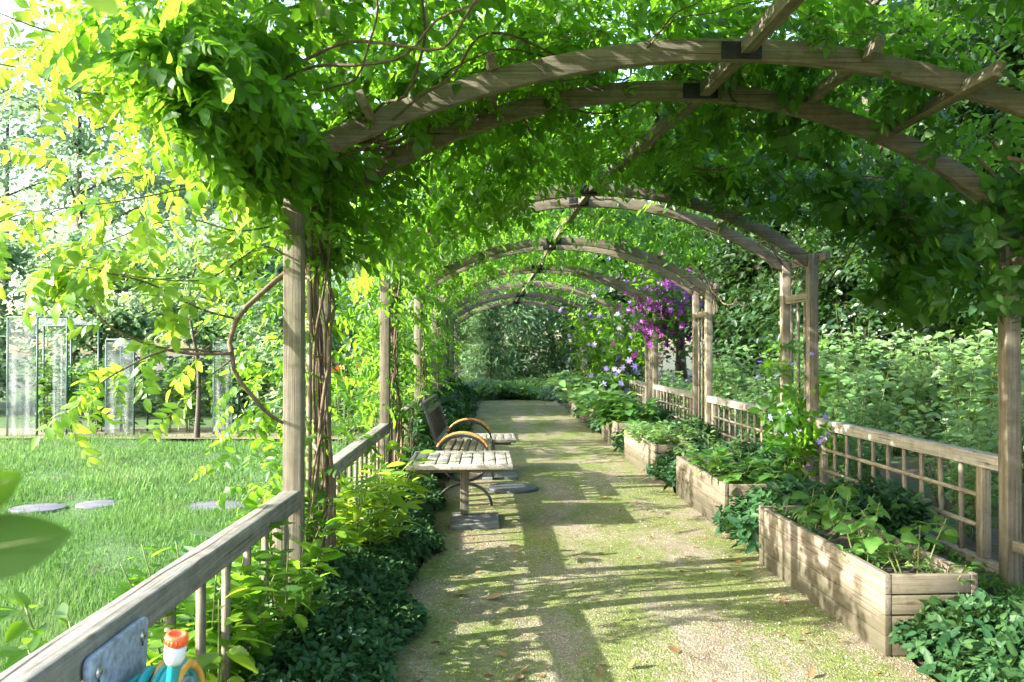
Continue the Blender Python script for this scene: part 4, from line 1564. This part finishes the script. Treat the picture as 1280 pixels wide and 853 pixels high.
for i, (x, y, s, row) in enumerate(spots):
    p = protos[i % 3]
    post = int(np.clip((y - 4.6) // 4.1, 0, 4))
    key = (row, post)
    n_ = used[key] = used.get(key, 0) + 1
    lab = f"{['raspberry bush', 'tall cane bush', 'pale bushy shrub'][i % 3]} {ROWN[row]}, {ORD[n_-1]} past right post {['one','two','three','four','five'][post]}"
    if i < 3:
        p.location = (x, y, 0)
        p.rotation_euler.z = r5.uniform(-.5, .5)
        p.scale = (s, s, s)
        p['label'] = lab
    else:
        dup(p, lab, (x, y, 0), r5.uniform(-.5, .5), s)

# ------------------------------------------------------------------ trees
def tree_proto(seed, H, th, rad, nleaf, lsize, mat, conifer=False, lf=LS, lean=0., trad=None, droop=.2, nb=26, clump=.55):
    r = np.random.default_rng(seed)
    v = thing('tree', 'tree', 'tree', (0, 0, 0))
    tr, cr = G(), G()
    top = np.array([lean * H, r.normal(0, .3), H * .95])
    C = catmull([(0, 0, -.1), (lean * H * .3 + r.normal(0, .1), r.normal(0, .1), H * .35), (lean * H * .65 + r.normal(0, .15), r.normal(0, .15), H * .7), top], 8)
    t0 = trad or H * .018
    tr.tube(C, np.linspace(t0, t0 * .18, len(C)) + np.exp(-np.linspace(0, 14, len(C))) * t0 * .5, 8)
    cen = []
    for b in range(nb):
        f = th + (1 - th) * (b + r.uniform(0, 1)) / nb
        i = int(f * (len(C) - 1))
        o = C[min(i, len(C) - 1)]
        a = b * 2.4 + r.normal(0, .4)
        u = (f - th) / (1 - th)
        R = rad * ((1 - .82 * u) if conifer else math.sqrt(max(.06, 1 - (2 * u - .75) ** 2 / 1.7))) * r.uniform(.7, 1.1)
        rise = (-.22 * R if conifer else R * r.uniform(.1, .55))
        e = o + np.array([R * math.cos(a), R * math.sin(a), rise])
        B = catmull([o, (o + e) / 2 + [0, 0, .12 * R], e], 5)
        tr.tube(B, [t0 * .32 * (1 - u * .6), t0 * .05], 5)
        m = 6 if conifer else 5
        for q in np.linspace(.3, 1, m):
            p = B[int(q * (len(B) - 1))]
            cen.append((p + r.normal(0, .16 * R * q, 3) * [1, 1, .5], q))
    P = np.array([c for c, _ in cen])
    k = r.integers(0, len(P), nleaf)
    sz = (clump * r.uniform(.5, 1.25, len(P)))[k]
    flat = .32 if conifer else .6
    O = P[k] + r.normal(0, 1, (nleaf, 3)) * sz[:, None] * [1, 1, flat] * .55
    ax = np.stack([C[:, 0].mean() + 0 * O[:, 0], C[:, 1].mean() + 0 * O[:, 0], O[:, 2]], 1)
    D = nrm(O - ax) + r.normal(0, .55, (nleaf, 3)) + [0, 0, -droop]
    N = r.normal(0, .5, (nleaf, 3)) + [0, 0, 1]
    tc = r.normal(.5, .2, len(P))[k]
    L = lsize * r.uniform(.6, 1.3, nleaf)
    cr.scat(lf, O, D, N, L, L * (.3 if conifer else .6), np.clip(tc + r.normal(0, .12, nleaf), 0, 1))
    tr.build('trunk', TRUNK, v, smooth=True)
    cr.build('crown', mat, v)
    return v


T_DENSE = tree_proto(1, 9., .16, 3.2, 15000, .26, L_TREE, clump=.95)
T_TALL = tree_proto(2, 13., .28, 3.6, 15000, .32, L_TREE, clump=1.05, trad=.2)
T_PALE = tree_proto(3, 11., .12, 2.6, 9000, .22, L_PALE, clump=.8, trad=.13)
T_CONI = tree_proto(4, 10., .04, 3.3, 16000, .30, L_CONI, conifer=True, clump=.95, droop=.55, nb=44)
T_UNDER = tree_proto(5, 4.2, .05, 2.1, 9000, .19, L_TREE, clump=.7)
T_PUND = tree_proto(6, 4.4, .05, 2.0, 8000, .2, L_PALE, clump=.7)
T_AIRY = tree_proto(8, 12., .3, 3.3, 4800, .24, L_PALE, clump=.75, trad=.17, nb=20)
T_THIN = tree_proto(7, 3.4, .38, 1.2, 900, .13, L_BUSH, clump=.5, trad=.045, nb=12)
first = set()


def put(p, label, x, y, s=1., rz=None, sz=None):
    rz = rng.uniform(0, 6.28) if rz is None else rz
    sc = (s, s, s * (sz or 1))
    if p.name not in first:
        first.add(p.name)
        p.location, p.rotation_euler, p.scale = (x, y, 0), (0, 0, rz), sc
        p['label'] = label
        return p
    return dup(p, label, (x, y, 0), rz, sc)


# end of the walk
put(T_CONI, 'feathery conifer closing the view at the end of the walk, left of its middle', .1, 33, .95, 1.)
put(T_CONI, 'second drooping conifer at the end of the walk, right of the first', 3.0, 36, 1.0)
put(T_CONI, 'small bright feathery conifer in front of the others at the end of the walk', .1, 30.4, .36)
put(T_CONI, 'small conifer at the end of the walk, beside the last left post', -2.6, 34, .42)
put(T_CONI, 'smaller conifer past the last left post', -4.2, 36, .6)
put(T_DENSE, 'dark leafy tree behind the conifers at the end of the walk', 5.2, 39, 1.1)
put(T_DENSE, 'dark leafy tree behind the conifers, further left', -2.5, 41, 1.1)
put(T_TALL, 'tall tree rising over the end of the pergola', 1.5, 47, 1.2)
put(T_UNDER, 'dark understorey tree at the right end of the walk', 4.8, 30, 1.0)
put(T_TALL, 'slanting dark trunked tree behind the end conifers', 4.0, 42, .9)
# woodland on the right
RW = [(T_UNDER, 10.6, 10.2, 1.0), (T_UNDER, 10.9, 13.5, 1.15), (T_UNDER, 10.3, 17.0, 1.1), (T_UNDER, 9.4, 21.0, 1.1), (T_UNDER, 8.4, 25.2, 1.15), (T_UNDER, 8.2, 6.4, .95),
      (T_DENSE, 14.0, 12., 1.0), (T_DENSE, 13.5, 18.5, 1.0), (T_DENSE, 12., 24.5, 1.0), (T_DENSE, 9.2, 30, 1.0), (T_DENSE, 18.5, 16, 1.15), (T_DENSE, 15.5, 22.0, 1.15), (T_TALL, 14.5, 29, 1.1), (T_TALL, 20.5, 20, 1.2), (T_TALL, 20, 30, 1.3), (T_DENSE, 12., 37, 1.2), (T_TALL, 11, 46, 1.3), (T_DENSE, 22, 40, 1.3), (T_DENSE, 12.2, 7.0, .95), (T_DENSE, 18, 9.5, 1.1)]
RL = ['low dark tree behind the raspberry rows, second nearest', 'low dark tree behind the raspberry rows, third along', 'low dark tree behind the raspberry rows, fourth along', 'low dark tree behind the raspberry rows, fifth along', 'low dark tree behind the raspberry rows, farthest along', 'low dark tree at the right edge, nearest behind the railing',
      'dense dark tree in the right wood, nearest the frame edge', 'dense dark tree in the right wood beyond the second arch', 'dense dark tree in the right wood beyond the third arch', 'dense dark tree in the right wood beyond the fourth arch', 'large dark tree deep in the right wood', 'large dark tree deep in the right wood, behind the third arch', 'tall bare trunked tree deep in the right wood', 'tall tree at the back of the right wood', 'tallest tree at the back of the right wood', 'dark tree in the back corner beyond the purple clematis', 'tall tree far behind the last arch on the right', 'far dark tree at the back of the right wood', 'dark tree shading the right edge behind the near railing', 'dark tree far out beyond the near right railing']
for (p, x, y, s), l in zip(RW, RL):
    put(p, l, x, y, s)
# the bare brown trunk seen between the second post and the right edge
v = thing('tree', 'tree with a thick brown trunk standing behind the sunny shrubs on the right', 'tree', (9.6, 20.5, 0))
g = G()
C = catmull([(0, 0, -.1), (.05, 0, 2), (-.05, .1, 4.5), (.1, 0, 8), (.2, .1, 11)], 6)
g.tube(C, np.linspace(.26, .09, len(C)), 12)
for i in range(9):
    z = 4.2 + i * .75
    a = i * 2.3
    g.tube(catmull([(0, 0, z), (1.1 * math.cos(a), 1.1 * math.sin(a), z + .7), (2.3 * math.cos(a), 2.3 * math.sin(a), z + 1.)], 4), [.07, .015], 6)
g.build('trunk', TRUNK, v, smooth=True)
g = G()
n = 9000
a = rng.uniform(0, 2 * PI, n)
rr = 2.7 * np.sqrt(rng.uniform(0.02, 1, n))
O = np.stack([rr * np.cos(a), rr * np.sin(a), 5.2 + rng.uniform(0, 6.5, n)], 1)
kp = field(O[:, 0] * .9 + O[:, 2] * .5, O[:, 1] * .9 - O[:, 2] * .6, 91) > -.1
O = O[kp]
n = len(O)
g.scat(LS, O, rng.normal(0, .6, (n, 3)) + [0, 0, -.3], rng.normal(0, .5, (n, 3)) + [0, 0, 1], rng.uniform(.16, .34, n), rng.uniform(.1, .2, n), np.clip(rng.normal(.45, .2, n), 0, 1))
g.build('crown', L_TREE, v)

# left background
LWD = [(T_AIRY, -11.2, 22.5, .85, 'tree with a bare dark trunk straight behind the tall plastic shelter'), (T_PALE, -7.2, 24.5, .9, 'slim pale tree straight behind the dark sapling'), (T_PALE, -5.0, 24, .8, 'pale tree just left of the left post row'), (T_AIRY, -19, 22.5, 1.1, 'taller pale tree further back on the left'),
       (T_AIRY, -21, 36, 1.2, 'tall airy tree at the far left edge'), (T_AIRY, -16.5, 40, 1.1, 'tall airy tree deep in the left background behind the bare trunk'), (T_PALE, -15, 43, 1.2, 'pale tree in the second line of the left background'), (T_PALE, -10, 45, 1.25, 'pale tree far behind the left posts'),
       (T_PUND, -13.5, 20.5, 1.0, 'pale bush at the left edge behind the shelters'), (T_PUND, -9.3, 20, .95, 'pale bush behind the tall left plastic shelter'), (T_PUND, -6.3, 20.5, 1.0, 'pale bush behind the dark sapling'), (T_PUND, -3.9, 20, 1.0, 'pale bush left of the third post'), (T_PUND, -3.2, 15.8, .62, 'rounded bright bush close behind the left railing'),
       (T_AIRY, -12, 52, 1.3, 'airy tree far off in the middle of the left background'), (T_DENSE, -3.5, 56, 1.2, 'dark tree far off left of the walk end'), (T_PUND, -16.5, 23, 1.1, 'pale bush at the far left frame edge')]
for p, x, y, s, l in LWD:
    put(p, l, x, y, s)
put(T_THIN, 'young dark stemmed sapling between the lawn and the shelters', -5.1, 14.6, 1.0, .4)

# ------------------------------------------------------------------ plastic rain shelters and tomato plants
def film_mat():
    m, nt, out = newmat('clear_plastic_film')
    g = nd(nt, 'NewGeometry')
    n = nd(nt, 'TexNoise', i_Scale=3.5, i_Detail=3.0)
    n.inputs['Distortion'].default_value = 1.2
    nt.links.new(g.outputs['Position'], n.inputs['Vector'])
    d = nd(nt, 'BsdfPrincipled', i_Roughness=.25)
    d.inputs['Base Color'].default_value = (.46, .5, .53, 1)
    t = nd(nt, 'BsdfTranslucent')
    t.inputs[0].default_value = (.5, .54, .56, 1)
    m1 = nd(nt, 'MixShader')
    nt.links.new(d.outputs[0], m1.inputs[1])
    nt.links.new(t.outputs[0], m1.inputs[2])
    tp = nd(nt, 'BsdfTransparent')
    m2 = nd(nt, 'MixShader')
    nt.links.new(ramp(nt, [(.3, .12), (.7, .5)], n.outputs['Fac']), m2.inputs[0])
    nt.links.new(tp.outputs[0], m2.inputs[1])
    nt.links.new(m1.outputs[0], m2.inputs[2])
    nt.links.new(m2.outputs[0], out.inputs[0])
    return m


FILM = film_mat()


def film(P0, P1, z0, z1, parent, name='plastic_sheet', seed=0):
    g = G()
    nu, nv = 14, 12
    u, vv = np.meshgrid(np.linspace(0, 1, nu), np.linspace(0, 1, nv))
    P0, P1 = np.array(P0), np.array(P1)
    nrm_ = nrm(np.array([-(P1 - P0)[1], (P1 - P0)[0]]))
    wv = .025 * np.sin(u * 13 + seed) * (1.2 - vv)
    XY = P0 + (P1 - P0) * u[..., None] + nrm_ * wv[..., None]
    Z = z0 + (z1 - z0) * vv
    idx = np.arange(u.size).reshape(u.shape)
    g.add(np.concatenate([XY, Z[..., None]], -1).reshape(-1, 3), np.stack([idx[:-1, :-1], idx[:-1, 1:], idx[1:, 1:], idx[1:, :-1]], -1).reshape(-1, 4))
    return g.build(name, FILM, parent, smooth=True)


def shelter(label, x0, x1, y0, y1, h, sheets):
    v = thing('rain_shelter', label, 'plant shelter', (x0, y0, .03))
    w_, d_ = x1 - x0, y1 - y0
    for x in np.linspace(0, w_, 3 if w_ > 1 else 2):
        for y in (0, d_):
            g = G()
            g.tube([[x, y, 0], [x, y, h - (.12 if y else 0)]], .018, 6)
            g.build('stake', GPOST, v)
    for y in (0, d_):
        g = G()
        z = h - (.12 if y else 0)
        g.tube([[0, y, z], [w_, y, z]], .015, 6)
        g.build('top_bar', GPOST, v)
    g = G()
    u, q = np.meshgrid(np.linspace(0, w_, 12), np.linspace(0, d_, 6))
    Z = h + .02 - .12 * q / d_ - .04 * np.sin(u / w_ * PI * 2) ** 2 * np.sin(q / d_ * PI)
    idx = np.arange(u.size).reshape(u.shape)
    g.add(np.stack([u, q, Z], -1).reshape(-1, 3), np.stack([idx[:-1, :-1], idx[:-1, 1:], idx[1:, 1:], idx[1:, :-1]], -1).reshape(-1, 4))
    g.build('roof_sheet', FILM, v, smooth=True)
    for i, (a, b, ya, yb, zt) in enumerate(sheets):
        film((a, ya), (b, yb), .05, zt, v, seed=i)


shelter('tall milky plastic rain shelter on green stakes at the far left of the lawn', -8.6, -7.55, 15.0, 16.2, 2.15, [(0, .5, -.03, -.03, 2.1), (.8, 1.05, -.03, -.03, 1.9)])
shelter('middle narrow plastic shelter between the tall one and the dark sapling', -6.9, -6.4, 15.1, 15.7, 1.75, [(0, .5, -.03, -.03, 1.7)])
shelter('smallest plastic shelter right beside the dark stemmed sapling', -5.0, -4.66, 15.2, 15.6, 1.7, [(0, .34, -.03, -.03, 1.65)])
tp = leafy_plant('tomato_plant', 'p', 'plant', (-8.2, 15.8, .03), 4, 1.35, .28, 42, .17, .1, L_HERB, group='staked plants among the plastic shelters', tint=.55)
SHL = ['staked plant behind the left sheet of the tall plastic shelter', 'staked plant in the right half of the tall plastic shelter', 'staked plant just right of the tall plastic shelter', 'staked plant inside the middle narrow shelter', 'staked plant just right of the middle narrow shelter', 'staked plant just left of the dark sapling', 'staked plant inside the smallest plastic shelter', 'staked plant between the smallest shelter and the near post']
for i, x in enumerate((-8.3, -7.85, -7.25, -6.65, -6.05, -5.55, -4.83, -4.2)):
    q = (x, (15.7, 15.7, 15.6, 15.4, 15.7, 15.6, 15.4, 15.8)[i], .03)
    if i == 0:
        tp.location = q
        tp['label'] = SHL[0]
    else:
        dup(tp, SHL[i], q, rng.uniform(0, 6), rng.uniform(.8, 1.15))
for i, (x, y, h, l) in enumerate(((-2.35, 13.6, 1.25, 'lily with orange flowers at the far corner of the lawn'), (-2.9, 14.9, 1.35, 'second orange flowered lily behind the lawn corner'))):
    v = leafy_plant('lily', l, 'plant', (x, y, .03), 9, h, .4, 22, .16, .04, L_BUSH, tint=.6)
    g = G()
    n = 7
    g.scat(FLOW, np.stack([rng.normal(0, .32, n), rng.normal(0, .32, n), h * rng.uniform(.85, 1.08, n)], 1), rng.normal(0, .3, (n, 3)) + [0, -.8, .3], rng.normal(0, 1, (n, 3)), .15, None, .5)
    g.build('blossom', F_ORNG, v)
v = leafy_plant('flowering_shrub', 'shrub with cream flower heads behind the raspberry rows by the third arch', 'shrub', (5.6, 12.2, 0), 12, 2.1, .9, 40, .15, .08, L_TREE, tint=.7)
g = G()
n = 45
c = np.array([[-.3, -.4, 2.0], [.2, -.5, 2.15], [.5, -.3, 1.95], [-.6, -.3, 1.85], [.1, -.6, 1.8]])[rng.integers(0, 5, n)]
g.scat(FLOW, c + rng.normal(0, .09, (n, 3)), rng.normal(0, .5, (n, 3)) + [-.3, -.6, .6], rng.normal(0, 1, (n, 3)), .045, None, .5)
g.build('blossom', F_WHIT, v)

# ------------------------------------------------------------------ loose things on the walk
lv = G()
lv.scat(leaf_fine(fold=.25, curl=-.25, n=6), [[0, 0, 0]], np.array([[1., 0, .05]]), np.array([[0., 0, 1]]), .07, .035, .5)
lo = lv.build('fallen_leaf', L_DRY)
tag(lo, 'small dry brown leaf fallen on the mossy gravel walk', 'leaf', 'dry leaves fallen on the walk')
r8 = np.random.default_rng(8)
for i in range(150):
    y = 3.9 + 8.5 * r8.random() ** 1.7
    x = r8.uniform(-.4, 2.0) if r8.random() < .45 else (r8.uniform(1.5, 2.02) if r8.random() < .6 else r8.uniform(-.4, .3))
    o = lo if i == 0 else lo.copy()
    if i:
        COL.objects.link(o)
    o.location = (x, y, float(path_z(x, y)) + .006)
    o.rotation_euler = (r8.normal(0, .25), r8.normal(0, .25), r8.uniform(0, 6.28))
    s = r8.uniform(.3, 1.05)
    o.scale = (s, s * r8.uniform(.7, 1.5), s)
for l, x, y, s in (('broad pale tan leaf lying on the gravel at the left of the walk', -.18, 5.35, 1.7), ('curled tan leaf lying right of the broad pale one', .0, 5.22, 1.5)):
    o = lo.copy()
    COL.objects.link(o)
    o.location = (x, y, .02)
    o.rotation_euler = (.1, -.1, x * 9)
    o.scale = (s, s * 1.6, s)
    o['label'] = l
# loose pebbles on the near part of the walk
g = G()
n = 15000
y = 3.6 + 6.5 * rng.uniform(0, 1, n) ** 1.7
x = path_edge(y, -1) + (path_edge(y, 1) - path_edge(y, -1)) * rng.uniform(0, 1, n)
kp = field(x * .9, y * .7, 55) + rng.normal(0, .5, n) > -.2
x, y = x[kp], y[kp]
n = len(x)
OC = (np.array([[.5, 0, 0], [0, .5, 0], [-.5, 0, 0], [0, -.5, 0], [0, 0, .35], [0, 0, -.3]]), [np.array([[0, 1, 4], [1, 2, 4], [2, 3, 4], [3, 0, 4], [1, 0, 5], [2, 1, 5], [3, 2, 5], [0, 3, 5]])], np.zeros(6))
a = rng.uniform(0, 6.28, n)
L = np.exp(rng.normal(-5.05, .38, n))
g.scat(OC, np.stack([x, y, path_z(x, y) + L * .1], 1), np.stack([np.cos(a), np.sin(a), rng.normal(0, .2, n)], 1), np.tile([[0, 0, 1.]], (n, 1)) + rng.normal(0, .2, (n, 3)), L, L * rng.uniform(.6, 1., n), rng.uniform(0, 1, n))
m, nt, out = newmat('pebble')
a_ = nd(nt, 'Attribute', attribute_name='tint')
p = nd(nt, 'BsdfPrincipled', i_Roughness=.85)
nt.links.new(ramp(nt, [(0, (.22, .16, .11)), (.5, (.38, .30, .22)), (1, (.6, .54, .45))], a_.outputs['Fac']), p.inputs['Base Color'])
nt.links.new(p.outputs[0], out.inputs[0])
tag(g.build('gravel', m), 'loose pale pebbles scattered over the mossy walk', kind='stuff')
# short moss tufts and weeds that break the flat of the walk
g = G()
n = 9000
y = 3.7 + 12 * rng.uniform(0, 1, n) ** 1.6
x = path_edge(y, -1) + (path_edge(y, 1) - path_edge(y, -1)) * rng.uniform(0, 1, n)
kp = (field(x * .8, y * .55, 56) + rng.normal(0, .35, n) > .15) | (np.abs(x - .75) > 1.2 + rng.normal(0, .1, n))
x, y = x[kp], y[kp]
n = len(x)
a = rng.uniform(0, 6.28, n)
g.scat(BLADE, np.stack([x, y, path_z(x, y) - .001], 1), np.stack([np.cos(a), np.sin(a), rng.uniform(.4, 1.6, n)], 1), np.stack([np.cos(a), np.sin(a), 0 * a], 1), rng.uniform(.008, .024, n), rng.uniform(.003, .006, n), np.clip(rng.normal(.6, .2, n), 0, 1))
L_MOSS = leafmat('moss_tuft', (.09, .12, .012), (.15, .19, .02), (.24, .27, .04), (.3, .4, .03), .3, .7, .2)
tag(g.build('moss', L_MOSS), 'tiny moss tufts and weeds on the walk', kind='stuff')
